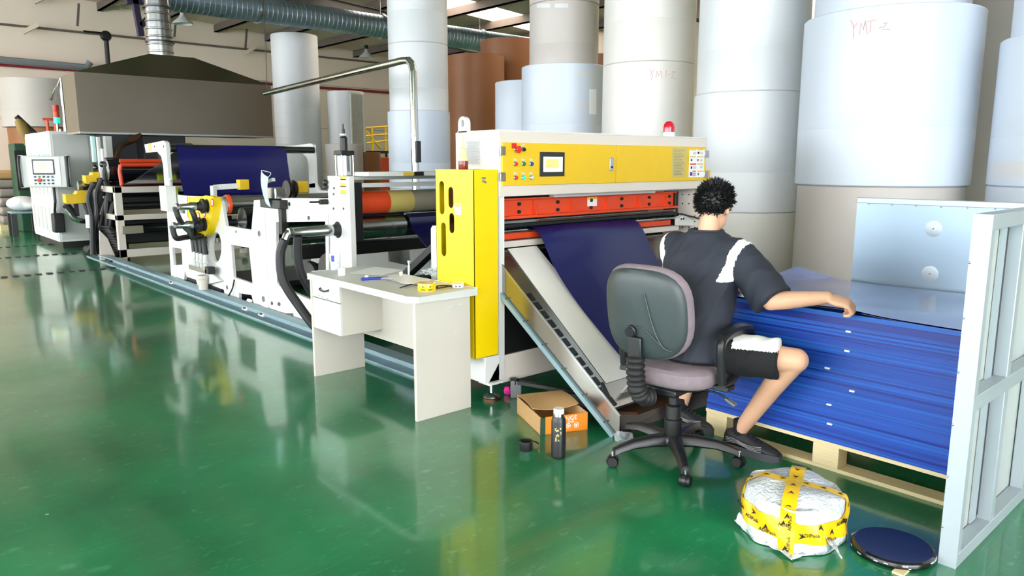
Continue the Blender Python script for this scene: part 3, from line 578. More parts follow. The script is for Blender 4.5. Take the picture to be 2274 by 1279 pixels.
MB().add([(gx0-.002,a.y+.018,a.z-.028),(gx0-.002,a.y-.0,a.z-.028),(gx0-.002,a.y+.009,a.z-.008)], [(0,1,2)]).build('warning_triangle', 'signyellow', t, smooth=False)
for px, py, w in ((1076,407,.016),(1070,398,.03),(1071,405,.02)):
    p = onY(px, py, gy0); MB().box(p.x,p.x+w,gy0-.001,gy0,p.z,p.z+.012).build('scuff_mark', 'midgrey', t, smooth=False)
# dropper bottle standing on the guard
p = onX(1029,376,2.90); bc = Vector((2.90, p.y, gz1+.004))
t = thing('oil_dropper', 'small clear dropper bottle of red oil on the yellow guard', 'bottle', bc)
MB().lathe([(0,0),(.029,0),(.031,.005),(.031,.05),(.03,.055)], bc, n=20).build('oil', 'amber', t)
MB().lathe([(.0305,.05),(.03,.075),(.022,.095),(.02,.10),(.02,.125),(.014,.13),(.010,.15),(.003,.215),(0,.216)], bc, n=20, caps=False).build('nozzle_bottle', 'clearyellow', t)

# ---------------------------------------------------------------- delivery chute, film and white board
KB = .75/.98
def bedz(y): return .11+(y-2.5)*KB
t = thing('delivery_chute', 'sloping stainless delivery chute running from the sheeter to the floor', 'chute', (3.9,2.9,0))
for name, dz0, dz1, x0, x1, m in (('chute_bed', -.012, 0, 3.06, 4.85, 'stainless'),):
    b = MB(); ya, yz = 3.60, 2.56
    b.add([(x0,ya,bedz(ya)+dz0),(x1,ya,bedz(ya)+dz0),(x1,yz,bedz(yz)+dz0),(x0,yz,bedz(yz)+dz0),(x0,ya,bedz(ya)+dz1),(x1,ya,bedz(ya)+dz1),(x1,yz,bedz(yz)+dz1),(x0,yz,bedz(yz)+dz1)],
          [(0,1,2,3),(4,7,6,5),(0,4,5,1),(1,5,6,2),(2,6,7,3),(3,7,4,0)]); b.build(name, m, t, smooth=False)
MB().plate([(3.49,.872),(3.49,.70),(2.56,.012),(2.50,.012),(2.50,.125)], [], 'x', 3.045, 3.052).build('side_plate', 'stainless', t, smooth=False)
MB().bar((3.043,3.50,.69),(3.043,2.535,.005),.03,.03).build('edge_angle', 'railblue', t)
MB().bar((3.046,3.49,.875),(3.046,2.50,.128),.008,.012).build('top_lip', 'steel', t)
for i in range(12):
    y = 3.25-i*.06; MB().obox((3.085,y,bedz(y)+.004), (0,-1,-KB), (1,0,0), (0,-KB,1), .027, .018, .003).build('scale_tile', 'black', t, smooth=False)
for i in range(6): p = Vector((3.026, 3.42-i*.165, .66-i*.117)); MB().cyl(p, p+Vector((.004,0,0)), .005, 8).build('rivet', 'darksteel', t)
MB().obox((3.95,2.60,bedz(2.60)+.04), (1,0,0), (0,-KB,1), (0,1,KB), .75, .045, .004).build('end_stop', 'greywhite', t, bevel=.002)
MB().plate([(3.10,2.62),(4.7,2.62),(4.7,2.5),(3.2,2.5)], [], 'z', .10, .115).build('lower_channel', 'copper', t, smooth=False)
MB().add([(3.14,2.56,.0),(4.62,2.44,.0),(4.66,2.60,.15),(3.16,2.66,.15),(3.14,2.575,.0),(4.62,2.455,.0),(4.66,2.615,.15),(3.16,2.675,.15)], [(0,1,2,3),(4,7,6,5),(0,4,5,1),(1,5,6,2),(2,6,7,3),(3,7,4,0)]).build('apron_plate', 'dustfoil', t, smooth=False)
MB().plate([(2.62,.16),(2.66,.28),(2.55,.13),(2.52,.02),(2.56,.02)], [], 'x', 3.06, 3.09).build('corner_gusset', 'darkgrey', t, smooth=False)
MB().plate([(3.62,.9),(3.62,.12),(3.50,.12),(3.0,.47)], [], 'x', 4.80, 4.85).build('side_bracket', 'darksteel', t, smooth=False)
p = Vector((3.03,2.475,.0))
b = MB(); b.sphere(p+Vector((-.01,-.02,.03)), .05, 10, 6, (1,.9,.6))
for i in range(len(b.v)): v = b.v[i]; b.v[i] = (v[0]+random.uniform(-.014,.014), v[1]+random.uniform(-.014,.014), max(.001, v[2]+random.uniform(-.012,.012)))
tag(b.build('plastic_scrap', 'clear', smooth=False), 'crumpled clear plastic scrap at the foot of the chute', 'plastic')
tag(MB().obox((3.056,2.68,.155), (0,-1,-KB), (1,0,0), (0,-KB,1), .06, .002, .03).build('orange_rag', 'orange', bevel=.01), 'small orange rag stuck at the chute lower edge', 'rag')
rows = []
for i in range(9):
    y = 3.585-i*.9/8; z = bedz(y)+.006; xl = 3.19-.0*i; rows.append([(xl-.05*i/8,y,z),(3.30,y,z),(3.45,y,z)])
tag(MB().grid(rows, .003).build('white_board', 'palepaper'), 'long white cardboard strip lying on the chute left of the film', 'cardboard')
t = thing('film_web', 'glossy navy blue film sliding out of the cutter down the chute', 'plastic film', (3.9,2.9,.2))
prof = [(3.64,1.082),(3.56,1.083),(3.50,1.06),(3.44,.98),(3.38,.875),(3.28,.765),(3.12,.62),(2.95,.485),(2.78,.35),(2.66,.262)]
rows = []
for j, (y, z) in enumerate(prof):
    z = max(z, bedz(y)+.012); row = []
    for i in range(13):
        u = i/12; x = 3.375+1.06*u; bul = .035*math.sin(u*PI)*math.sin(min(1, j/5)*PI*.5)*(1 if j > 1 else 0)
        row.append((x, y-bul*.5, z+bul+.012*math.sin(u*7+j*.8)*(j > 2)))
    rows.append(row)
o = MB().grid(rows, .002).build('sheet', 'navy', t, ang=60); o.modifiers.new('sub', 'SUBSURF').render_levels = 2; o.modifiers['sub'].levels = 1
# ---------------------------------------------------------------- desk
t = thing('office_desk', 'small cream laminate desk with drawers beside the yellow guard', 'desk', (2.57,4.1,0))
MB().plate([(2.335,3.50),(2.385,3.445),(2.815,3.445),(2.815,4.765),(2.40,4.765),(2.335,4.70)], [], 'z', .708, .745).build('desk_top', 'desklight', t, bevel=.012, seg=3)
MB().box(2.372,2.775,3.462,3.487,0,.708).build('side_panel', 'desk', t, bevel=.002); MB().box(2.372,2.775,4.715,4.74,0,.708).build('side_panel', 'desk', t, bevel=.002)
MB().box(2.70,2.718,3.487,4.715,.285,.708).build('modesty_panel', 'desk', t, bevel=.002)
MB().box(2.395,2.70,4.335,4.350,.36,.708).build('drawer_case_side', 'desk', t, bevel=.001); MB().box(2.395,2.70,4.350,4.715,.36,.372).build('drawer_case_floor', 'desk', t, bevel=.001)
d = MB().box(2.375,2.395,4.333,4.712,.583,.703).build('drawer', 'desklight', t, bevel=.002)
MB().box(2.375,2.395,4.333,4.712,.36,.577).build('cupboard_door', 'desklight', t, bevel=.002)
MB().tube([(2.376,4.585,.655),(2.36,4.58,.65),(2.358,4.53,.64),(2.36,4.48,.65),(2.376,4.475,.655)], .005, 6, smooth=3).build('handle', 'black', d)
b = MB()
for y, z, w in ((4.62,.60,.02),(4.57,.597,.015),(4.50,.592,.03)): b.obox((2.3745,y,z), (0,1,.4), (1,0,0), (0,-.4,1), w/2, .0006, .002)
b.build('scuff_marks', 'midgrey', d, smooth=False)
b = MB()
for x, z, w, a in ((2.62,.655,.05,.1),(2.70,.66,.03,-.1),(2.60,.63,.02,.3),(2.66,.49,.015,.6),(2.45,.60,.004,2),(2.53,.17,.01,1.3),(2.6,.12,.006,1.2),(2.55,.13,.03,1.4)): b.obox((x,3.4615,z), (math.cos(a),0,math.sin(a)), (0,1,0), (-math.sin(a),0,math.cos(a)), w/2, .0006, .0025)
o = b.build('scuff_marks', 'tapegrey', t, smooth=False)
DZ = .745
def dsk(px, py): return onZ(px, py, DZ)
# water bottle
p = dsk(745,600); t = thing('water_bottle', 'clear plastic water bottle with a blue label on the desk', 'bottle', p)
MB().lathe([(0,.0),(.034,0),(.037,.008),(.036,.05),(.037,.06),(.036,.13),(.034,.16),(.022,.195),(.0135,.212),(.0135,.222)], p, n=24, caps=False).build('bottle_wall', 'clear', t)
MB().lathe([(.0375,.062),(.0378,.063),(.0378,.118),(.0375,.119)], p, n=24, caps=False).build('label_sleeve', 'paper', t)
MB().lathe([(.0,.004),(.0335,.004),(.0345,.055),(0,.055)], p, n=24).build('remaining_water', 'water', t)
v = (Vector((0,0,0))-Vector((p.x,p.y,0))).normalized(); sd = Vector((-v.y,v.x,0))
MB().obox(p+v*.0378+sd*-.016+Vector((0,0,.088)), sd, (0,0,1), v, .011, .022, .0012).build('label_print', 'blue', t, bevel=.003)
MB().lathe([(0,.222),(.0155,.222),(.0155,.24),(.013,.243),(0,.243)], p, n=18).build('bottle_cap', 'white', t)
p = dsk(759,611); tag(MB().lathe([(.012,0),(.024,0),(.0245,.003),(.0245,.052),(.024,.054),(.012,.054),(.012,0)], p, n=24, caps=False).build('label_roll', 'paper'), 'upright white roll of tape beside the water bottle', 'tape roll')
# papers, clip, small caps, tape, power bank, plastic sheet
def sheetobj(pts, z, m, name, label, cat, curl=0):
    P = [dsk(*q) for q in pts]; rows = []
    for j in range(6):
        u = j/5; a = P[0].lerp(P[3], u); c = P[1].lerp(P[2], u); rows.append([a.lerp(c, i/6)+Vector((0,0,z+curl*(math.sin(i*1.3+j*.9)+1)*.5)) for i in range(7)])
    return tag(MB().grid(rows, .0008).build(name, m), label, cat)
sheetobj([(775,607),(848,612),(898,600),(830,593)], .003, 'paper', 'paper_sheet', 'flat sheet of paper lying behind the blue knife', 'paper')
sheetobj([(845,622),(935,637),(958,622),(875,610)], .003, 'paper', 'document', 'creased white document lying on the desk middle', 'paper', .012)
sheetobj([(862,625),(915,640),(945,628),(890,614)], .016, 'paper', 'receipt_pile', 'loose white receipts on top of the creased document', 'paper', .01)
b = MB(); c = dsk(950,614)
for i in range(7):
    rows = []
    a0 = random.random()*3
    for j in range(5): rows.append([c+Vector(((i-.5)/4*.05+math.cos(a0)*(j-2)*.018, (k-2)*.035+math.sin(a0)*(j-2)*.018, .006+i*.004+.02*abs(math.sin(j*1.1+k*1.7+i)))) for k in range(5)])
    b.grid(rows)
tag(b.build('clear_wrap', 'clear', smooth=False), 'crumpled clear plastic wrapping near the desk rear edge', 'plastic')
A, B2 = dsk(802,623), dsk(862,619); A.z += .009; B2.z += .009
t = thing('utility_knife', 'blue plastic utility knife lying on the desk', 'knife', A.lerp(B2,.5)-Vector((0,0,.009)))
MB().bar(A, A.lerp(B2,.72), .028, .016).build('handle', 'blue', t, bevel=.006); MB().bar(A.lerp(B2,.7), B2, .02, .012).build('blade_guard', 'blue', t, bevel=.004)
p = dsk(808,617); tag(MB().lathe([(0,0),(.013,0),(.0135,.012),(.012,.014),(0,.014)], p+Vector((.03,.012,.001)), n=16).build('bottle_cap', 'white'), 'loose white bottle cap behind the blue knife', 'cap')
p = dsk(891,627); tag(MB().lathe([(0,0),(.011,0),(.011,.024),(.009,.026),(0,.026)], p+Vector((0,0,.045)), n=16).build('glue_cap', 'white'), 'small upright white cap standing on the receipts', 'cap')
p = dsk(948,645); t = thing('packing_tape', 'yellow printed packing tape roll lying on the desk', 'tape roll', p)
MB().lathe([(.041,0),(.054,0),(.055,.002),(.055,.046),(.054,.048),(.041,.048),(.041,0)], p, n=36, caps=False).build('tape_band', 'tape', t); MB().lathe([(.036,.0),(.0412,.0),(.0412,.049),(.036,.049),(.036,0)], p, n=30, caps=False).build('cardboard_core', 'cardboard', t)
v0 = math.atan2(-p.y, -p.x)
for k in (-.42, .38):
    a = v0+k; d = Vector((math.cos(a), math.sin(a), 0)); s = Vector((-d.y, d.x, 0)); c = p+d*.0555+Vector((0,0,.03))
    MB().add([c+s*-.008+Vector((0,0,-.007)), c+s*.009, c+s*-.008+Vector((0,0,.007)), c+s*-.003], [(0,1,3),(3,1,2)]).build('tape_logo', 'ink', t, smooth=False)
    MB().obox(p+d*.0553+Vector((0,0,.012)), s, (0,0,1), d, .014, .0022, .0006).build('tape_print', 'ink', t, smooth=False)
p = dsk(1018,637); t = thing('power_bank', 'white power bank lying at the desk near corner', 'power bank', p)
ax = Vector((.75,-.66,0)); ay = Vector((.66,.75,0))
MB().obox(p+Vector((0,0,.013)), ax, ay, (0,0,1), .034, .055, .012).build('case', 'white', t, bevel=.006, seg=3)
for k in (-.012,.012): MB().obox(p+ay*-.0551+ax*k*.9+Vector((0,0,.013)), ax, ay, (0,0,1), .006, .0006, .003).build('usb_port', 'darkgrey', t, smooth=False)
t = thing('charging_cable', 'coiled black charging cable between tape and power bank', 'cable', dsk(985,640))
c = dsk(985,640); MB().tube([c+Vector((.045*math.cos(i*.6)*(1+.02*i), .03*math.sin(i*.6), .006+.002*(i % 5))) for i in range(26)], .0035, 6, smooth=2).build('cord', 'black', t)
MB().bar(c+Vector((-.05,.06,.006)), c+Vector((-.02,.03,.006)), .014, .009).build('plug', 'black', t, bevel=.002)
tag(MB().tube([dsk(1040,634)+Vector((0,0,.006)), dsk(1052,640)+Vector((0,0,.006)), dsk(1058,641)+Vector((.01,0,.004))], .0025, 6, smooth=4).build('white_cable', 'white'), 'short white cable leaving the power bank', 'cable')
tag(MB().tube([dsk(888,641)+Vector((0,0,.005)), dsk(922,632)+Vector((0,0,.01))], .004, 8).build('pen', 'black'), 'thin dark pen lying on the desk front', 'pen')
tag(MB().lathe([(0,0),(.007,.002),(.008,.06),(.006,.075),(.012,.09),(.011,.1),(0,.1)], dsk(908,612)+Vector((0,0,.001)), (.1,.1,1), 12).build('spray_nozzle', 'chrome'), 'small chrome nozzle standing at the desk rear edge', 'nozzle')

# ---------------------------------------------------------------- floor rail
t = thing('floor_rail', 'long pale blue steel rail on the floor along the machine line', 'rail', (2.92,8,0))
for y0, y1 in ((3.75,11.55),(11.58,13.45)): MB().plate([(2.865,0),(2.985,0),(2.985,.10),(2.865,.10),(2.865,.085),(2.97,.085),(2.97,.015),(2.865,.015)], [], 'y', y0, y1).build('channel', 'railblue', t, smooth=False)
for i, y in enumerate((11.7, 14.1, 15.9)):
    b = MB(); x = -1.0
    while x < 2.78: b.box(x, x+.07, y-.05, y+.05, .0, .012); x += .13
    o = b.build('ridge_bars', 'black', None, smooth=False); BB = o
    tag(o, ['black ribbed strip on the floor, nearest of three at left','black ribbed strip on the floor, middle of three at left','black ribbed strip on the floor, farthest of three at left'][i], 'floor strip', 'black floor strips', 'stuff')
    o.name = 'floor_strip'

# ---------------------------------------------------------------- haul-off stand (orange ended rollers)
def c3(x, y): return (300+x/2.974, 290+y/2.974)
def tr(pts, X=3.02): return [(p.y, max(0, p.z)) for p in (onX(*c3(*q), X) for q in pts)]
t = thing('haul_off_stand', 'white haul-off roller stand with an orange ended roller behind the desk', 'machine', (3.9,5.9,0)); HO = t
outer = tr([(862,497),(905,490),(968,446),(1285,448),(1290,1300),(1060,1264),(1052,1205),(905,1205),(893,1180)]); hole = tr([(936,605),(1262,600),(1270,1150),(1150,1110),(962,1028),(942,1000)])
outer = [(y, max(z, .01)) for y, z in outer]
PL2 = (outer, [hole])
for x in (3.01, 4.93): MB().plate(*PL2, 'x', x, x+.03).build('side_plate', 'white', t, bevel=.002)
for px, py in ((1020,485),(1148,577),(905,1140),(950,1145)):
    p = onX(*c3(px,py), 3.01); MB().cyl((3.004,p.y,p.z),(3.011,p.y,p.z),.018,12).build('bolt', 'darksteel', t)
for x in (3.0, 4.92): MB().box(x,x+.05,5.255,5.60,0,1.392).build('post', 'white', t, bevel=.004)
ps = onX(*c3(1375,360), 3.0)
for k, (py, m) in enumerate(((312,'signyellow'),(330,'paper'),(357,'signyellow'),(377,'paper'),(402,'signyellow'),(425,'mask'))):
    p = onX(*c3(1375,py), 3.0); MB().box(2.998,3.0,p.y-.045,p.y+.045,p.z-.018,p.z+.012).build('warning_label', m, t, smooth=False)
for px, py in ((1315,380),(1312,515),(1378,515),(1313,420)): p = onX(*c3(px,py), 3.0); MB().cyl((2.994,p.y,p.z),(3.0,p.y,p.z),.010,8).build('bolt', 'darksteel', t)
for px, py in ((1272,372),(1272,340)): p = onX(*c3(px,py), 3.0); MB().lathe([(0,0),(.02,0),(.022,.02),(.012,.03),(0,.03)], (2.99,p.y,p.z), (-1,0,0), 12).build('air_fitting', 'black', t)
p = onX(*c3(1270,470), 3.0); MB().cyl((2.93,p.y,p.z),(3.0,p.y,p.z),.022,12).build('clamp_knob', 'black', t); MB().cyl((2.93,p.y,p.z),(2.86,p.y+.04,p.z),.008,8).build('clamp_lever', 'black', t)
MB().box(3.05,4.95,5.30,5.58,1.36,1.385).build('roof_plate', 'greywhite', t, bevel=.003); MB().box(3.1,4.9,5.12,5.34,1.39,1.425).build('cover_tray', 'white', t, bevel=.004); MB().box(3.42,3.52,5.115,5.12,1.392,1.422).build('tray_label', 'signyellow', t, smooth=False); MB().box(3.53,3.62,5.112,5.12,1.392,1.425).build('tray_clip', 'black', t, smooth=False)
MB().box(3.05,4.92,5.3,5.34,1.30,1.335).build('cross_bar', 'white', t, bevel=.003)
MB().box(3.05,3.14,5.29,5.62,.86,1.34).build('bearing_block', 'black', t, bevel=.006); MB().box(4.84,4.92,5.29,5.62,.86,1.34).build('bearing_block', 'black', t, bevel=.006)
RY = 5.46
u = thing; nr = MB().lathe([(.05,3.14),(.085,3.15),(.095,3.165),(.095,4.82),(.05,4.84)], (0,RY,1.168), (1,0,0), 40).build('nip_roller', 'rollergrey', t)
MB().lathe([(.05,3.145),(.092,3.155),(.0962,3.17),(.0962,3.46),(.0955,3.46)], (0,RY,1.168), (1,0,0), 40, caps=False).build('orange_sleeve', 'orange', nr); MB().lathe([(.0956,3.46),(.0960,3.462),(.0960,3.70),(.0956,3.70)], (0,RY,1.168), (1,0,0), 40, caps=False).build('khaki_sleeve', 'signgrey', nr)
cr = MB().lathe([(.05,3.14),(.09,3.16),(.09,4.82),(.05,4.84)], (0,RY,.957), (1,0,0), 40).build('chill_roller', 'rollerblack', t); MB().lathe([(.03,3.10),(.06,3.11),(.098,3.155),(.098,3.175),(.09,3.175)], (0,RY,.957), (1,0,0), 36).build('orange_flange', 'orange', cr); MB().lathe([(.0905,3.178),(.0908,3.18),(.0908,3.62),(.0905,3.62)], (0,RY,.957), (1,0,0), 36, caps=False).build('bare_band', 'steel', cr)
def union(tt, X, Y, z, L, s=1.4):                                 # rotary water joint sticking out towards the aisle
    g = MB().lathe([(r*s,w) for r, w in ((.02,0),(.05,.0),(.052,.02),(.035,.028),(.035,.045),(.055,.05),(.058,.075),(.04,.085),(.03,.12),(.03,.14))], (X,Y,z), (-1,0,0), 20).build('joint_cover', 'rubber', tt)
    q = X-.13; MB().lathe([(r*s,w) for r, w in ((.02,0),(.032,.005),(.034,.06),(.030,.07),(.030,L-.16),(.026,L-.15),(.022,L-.04),(.028,L-.03),(.028,L),(.01,L+.005))], (q,Y,z), (-1,0,0), 18).build('rotary_union', 'steel', tt)
    return Vector((q-L, Y, z))
e = union(t, 3.08, RY, .957, .38)
MB().tube([e+Vector((.05,0,0)), e, e+Vector((-.03,0,-.05))], .028, 10, smooth=3).build('pipe_elbow', 'steel', t)
h0 = e+Vector((-.03,0,-.05))
MB().tube([h0, h0+Vector((-.03,.03,-.12)), h0+Vector((-.02,.02,-.32)), h0+Vector((.06,-.06,-.52)), h0+Vector((.16,-.18,-.72)), h0+Vector((.3,-.2,-.84))], .036, 10, smooth=5).build('water_hose', 'hose', t)
h1 = e+Vector((.08,.0,-.03)); MB().tube([h1, h1+Vector((.0,.02,-.14)), h1+Vector((.03,.02,-.32)), h1+Vector((.12,-.02,-.5)), h1+Vector((.24,-.1,-.72)), h1+Vector((.34,-.1,-.84))], .034, 10, smooth=5).build('water_hose', 'hose', t)
for xx in (3.05, 4.88):
    c = Vector((xx, 5.40, 1.392)); cy = MB().lathe([(.05,0),(.055,.005),(.055,.16),(.05,.165)], c, n=20).build('air_cylinder', 'steel', t)
    MB().box(c.x-.06,c.x+.06,c.y-.06,c.y+.06,c.z+.165,c.z+.20).build('cylinder_head', 'black', cy, bevel=.004)
    MB().lathe([(0,.2),(.03,.2),(.03,.3),(.022,.31),(.022,.33),(.012,.335),(.012,.37),(.006,.372),(.006,.41),(0,.411)], c, n=14).build('stroke_adjuster', 'black', cy); MB().lathe([(.02,.315),(.028,.318),(.028,.332),(.02,.335)], c, n=14).build('lock_ring', 'greywhite', cy)
    for dx, dy in ((-.05,-.05),(.05,-.05),(.05,.05),(-.05,.05)): MB().cyl(c+Vector((dx,dy,0)), c+Vector((dx,dy,.17)), .005, 6).build('tie_rod', 'chrome', cy)
MB().box(3.05,4.92,6.3,6.45,.62,.74).build('drive_beam', 'black', t, bevel=.01)
for y, z, r in ((5.9,.55,.16),(6.25,.45,.15)): MB().lathe([(.03,0),(r,0),(r+.01,.03),(r,.06),(.05,.07)], (3.12,y,z), (1,0,0), 28).build('belt_pulley', 'black', t)
MB().cyl((3.2,6.1,.35),(3.75,6.1,.35),.13,20).build('motor', 'black', t); MB().box(3.05,4.92,5.65,6.75,.10,.16).build('base_tray', 'darkgrey', t, smooth=False)
MB().cyl((3.04,6.45,1.10),(4.93,6.45,1.10),.03,14).build('idler_roller', 'steel', t); MB().cyl((3.04,5.85,1.16),(4.93,5.85,1.16),.045,14).build('idler_roller', 'rollerblack', t)
t2 = thing('film_span', 'navy film running level through the haul-off stand', 'plastic film', (3.9,6.5,1.1))
MB().grid([[(3.15+1.35*i/4, y, z) for i in range(5)] for y, z in ((7.4,1.08),(6.6,1.135),(6.2,1.14),(5.7,1.21),(5.56,1.19),(5.5,1.065))], .002).build('sheet', 'navydark', t2)
t2 = thing('film_descent', 'navy film dropping from the lower roller towards the sheeter', 'plastic film', (4.2,4.9,.6))
MB().grid([[(3.64+1.06*i/4, y, z) for i in range(5)] for y, z in ((5.42,1.062),(5.37,1.03),(5.34,.95),(5.2,.85),(5.0,.72),(4.75,.58),(4.5,.50))], .002).build('sheet', 'navydark', t2)
t = thing('infeed_bracket', 'small white slotted infeed bracket behind the yellow guard', 'bracket', (3.1,4.2,0))
MB().plate([(4.13,.1),(4.29,.1),(4.275,1.04),(4.255,1.06),(4.13,1.06)], [rrect(4.165,4.195,.90,1.03,.014), ell(4.205,.74,.022,.026,14)], 'x', 3.08, 3.10).build('plate', 'white', t, bevel=.002)
MB().bar((3.14,4.26,.93),(3.2,4.9,.56),.07,.05).build('dancer_arm', 'black', t); MB().cyl((3.12,4.26,.93),(5.0,4.26,.93),.05,18).build('guide_roller', 'rollerblack', t); MB().cyl((3.14,4.6,.62),(4.9,4.6,.62),.04,16).build('guide_roller', 'rollerblack', t)
MB().box(3.08,3.16,4.10,4.32,.0,.1).build('foot', 'white', t, bevel=.003)
t = thing('plastic_bucket_stack', 'translucent plastic tubs on the floor behind the rollers', 'tub', (5.14,7.05,0))
for k, (x, y, r, h) in enumerate(((5.14,7.25,.12,.72),(5.14,6.85,.13,.66))): MB().lathe([(r*.8,0),(r,h*.9),(r*1.08,h*.92),(r*1.08,h)], (x,y,0), n=20).build('tub_wall', 'glassy', t)
tag(MB().box(5.3,5.34,5.9,9.2,.0,.95).build('partition', 'greywhite', bevel=.004), 'low pale partition panel behind the rollers', 'panel')

# ---------------------------------------------------------------- chill roll stand with yellow guard and hoses
t = thing('chill_roll_stand', 'white chill roll stand with yellow guard, hoses and tall film frame', 'machine', (3.9,8.3,0))
outer = tr([(205,374),(238,364),(262,420),(335,430),(560,437),(578,470),(607,628),(775,655),(792,458),(858,458),(893,1178),(838,1172),(792,1150),(775,1085),(692,1072),(692,1130),(602,1110),(592,1050),(470,1005),(348,965),(334,925),(330,985),(245,985)])
holes = [tr([(250,770),(312,780),(318,885),(262,890)]), tr([(302,522),(336,527),(336,548),(305,546)]), tr([(640,752),(758,773),(782,1010),(657,968)]), tr(ell(543,770,32,98,24)), tr(ell(466,775,27,85,24))]
for x in (3.01, 4.93): MB().plate(outer, holes, 'x', x, x+.03).build('side_plate', 'white', t, bevel=.002)
arm = tr([(72,92),(198,67),(214,78),(240,400),(208,400),(196,225),(184,170),(158,140),(82,145)])
for x in (3.0, 4.93): MB().plate(arm, [], 'x', x, x+.04).build('frame_arm', 'white', t, bevel=.004)
for px, py in ((130,105),(190,105)): p = onX(*c3(px,py), 3.0); MB().cyl((2.994,p.y,p.z),(3.0,p.y,p.z),.012,8).build('bolt', 'darksteel', t)
p = onX(*c3(100,110), 3.0); MB().box(2.998,3.0,p.y-.06,p.y+.06,p.z-.05,p.z+.05).build('warning_label', 'signgrey', t, smooth=False)
for px, py, r in ((820,680,.028),(848,1112,.03),(608,1035,.024),(668,668,.014),(955,1145,.02)):
    p = onX(*c3(px,py), 3.01); MB().lathe([(r,0),(r,.004),(r*.6,.006),(r*.6,.002),(0,.002)], (3.01,p.y,p.z), (-1,0,0), 16).build('shaft_end', 'midgrey', t)
for y in (6.95, 7.35, 9.6):
    MB().add([(2.93,y-.06,.0),(3.01,y-.06,.0),(3.01,y-.06,.12),(2.93,y+.06,.0),(3.01,y+.06,.0),(3.01,y+.06,.12)], [(0,1,2),(3,5,4),(0,3,4,1),(1,4,5,2),(2,5,3,0)]).build('foot_gusset', 'white', t, smooth=False)
    MB().cyl((2.95,y,.03),(2.95,y,.09),.018,8).build('anchor_bolt', 'black', t)
TY, TZ = 9.56, 1.695
MB().cyl((3.04,TY,TZ-.03),(4.93,TY,TZ-.03),.045,20).build('top_roller', 'rollerblack', t)
MB().cyl((3.04,7.5,.93),(4.93,7.5,.93),.12,28).build('chill_roller', 'rollerblack', t); MB().cyl((3.04,7.95,1.05),(4.93,7.95,1.05),.1,28).build('chill_roller', 'steel', t); MB().lathe([(.05,0),(.1,.0),(.105,.03),(.06,.05)], (3.05,7.93,1.06), (1,0,0), 24).build('orange_flange', 'orange', t)
MB().cyl((3.04,7.2,.72),(4.93,7.2,.72),.06,20).build('idler_roller', 'steel', t); MB().cyl((3.04,8.8,.98),(4.93,8.8,.98),.09,24).build('idler_roller', 'rollerblack', t)
MB().box(3.04,4.93,8.2,9.4,.06,.12).build('base_tray', 'darkgrey', t, smooth=False); MB().cyl((3.1,8.0,.10),(3.6,8.0,.10),.09,18).build('floor_motor', 'midgrey', t)
yg = [(376,440),(470,433),(500,430),(548,440),(550,500),(535,590),(505,680),(490,698),(470,690),(452,655),(440,685),(410,680),(395,600),(378,560)]
MB().plate(tr(yg, 2.98), [], 'x', 2.93, 3.005).build('chain_guard', 'yellow', t, bevel=.015, seg=3)
for px, py in ((420,565),(458,545),(511,475),(381,545)): p = onX(*c3(px,py), 2.93); MB().lathe([(.045,0),(.045,.003),(.0,.004)], (2.93,p.y,p.z), (-1,0,0), 16).build('danger_sticker', 'red', t); MB().box(2.924,2.926,p.y-.02,p.y+.02,p.z-.028,p.z+.028).build('sticker_centre', 'paper', t, smooth=False)
u1 = onY(*c3(485,497), 8.15); u2 = onY(*c3(462,618), 8.25)
e1 = union(t, u1.x, 8.15, u1.z, .21); e2 = union(t, u2.x, 8.25, u2.z, .21)
mf = onX(*c3(445,900), 2.93); mfz = mf.z
MB().box(2.88,2.97,mf.y-.25,mf.y+.30,mfz-.05,mfz).build('manifold', 'steel', t, bevel=.004)
cols = [(e1,(0,0,-.03)),(e1+Vector((.16,0,0)),(0,0,-.03)),(e2,(0,0,-.03)),(e2+Vector((.16,0,0)),(0,0,-.03))]
for k, (p, o) in enumerate(cols):
    q = Vector((2.925, mf.y+.2-.11*k, mfz)); MB().lathe([(.0,0),(.028,0),(.028,.05),(.034,.055),(.034,.08),(.028,.085),(.028,.14),(.022,.16),(0,.16)], q, n=12).build('hose_coupling', 'greywhite', t)
    p = p+Vector(o); MB().tube([p+Vector((0,0,.03)), p, p+Vector((.03,0,-.10)), p.lerp(q, .45)+Vector((.0,0,.10)), q+Vector((-.01,.02,.34)), q+Vector((0,0,.15))], .03, 8, smooth=5).build('water_hose', 'hose', t)
MB().lathe([(.0,0),(.05,0),(.05,.12),(.056,.125),(.056,.17),(0,.17)], (2.92,mf.y-.02,.09), n=16).build('drain_pipe', 'desk', t); MB().box(2.88,2.96,mf.y-.3,mf.y-.2,mfz-.05,mfz+.03).build('valve_block', 'black', t, bevel=.006)
MB().plate(tr([(345,930),(375,915),(480,960),(520,1000),(470,1010),(375,1040)], 2.9), [], 'x', 2.97, 3.0).build('drip_plate', 'white', t, smooth=False)
p = onX(*c3(255,430), 3.0); v = MB().box(2.88,3.0,p.y-.10,p.y+.14,p.z-.18,p.z+.12).build('valve_body', 'white', t, bevel=.008); MB().cyl((2.94,p.y-.08,p.z+.12),(2.94,p.y-.08,p.z+.2),.03,12).build('valve_stem', 'greywhite', v); MB().bar((2.94,p.y-.16,p.z+.2),(2.94,p.y,p.z+.2),.02).build('valve_handle', 'greywhite', v)
p = onX(*c3(225,500), 2.98); MB().lathe([(0,0),(.05,0),(.06,.02),(.06,.05),(.03,.06),(0,.06)], (2.96,p.y,p.z), (-1,0,0), 12).build('hand_knob', 'black', t)
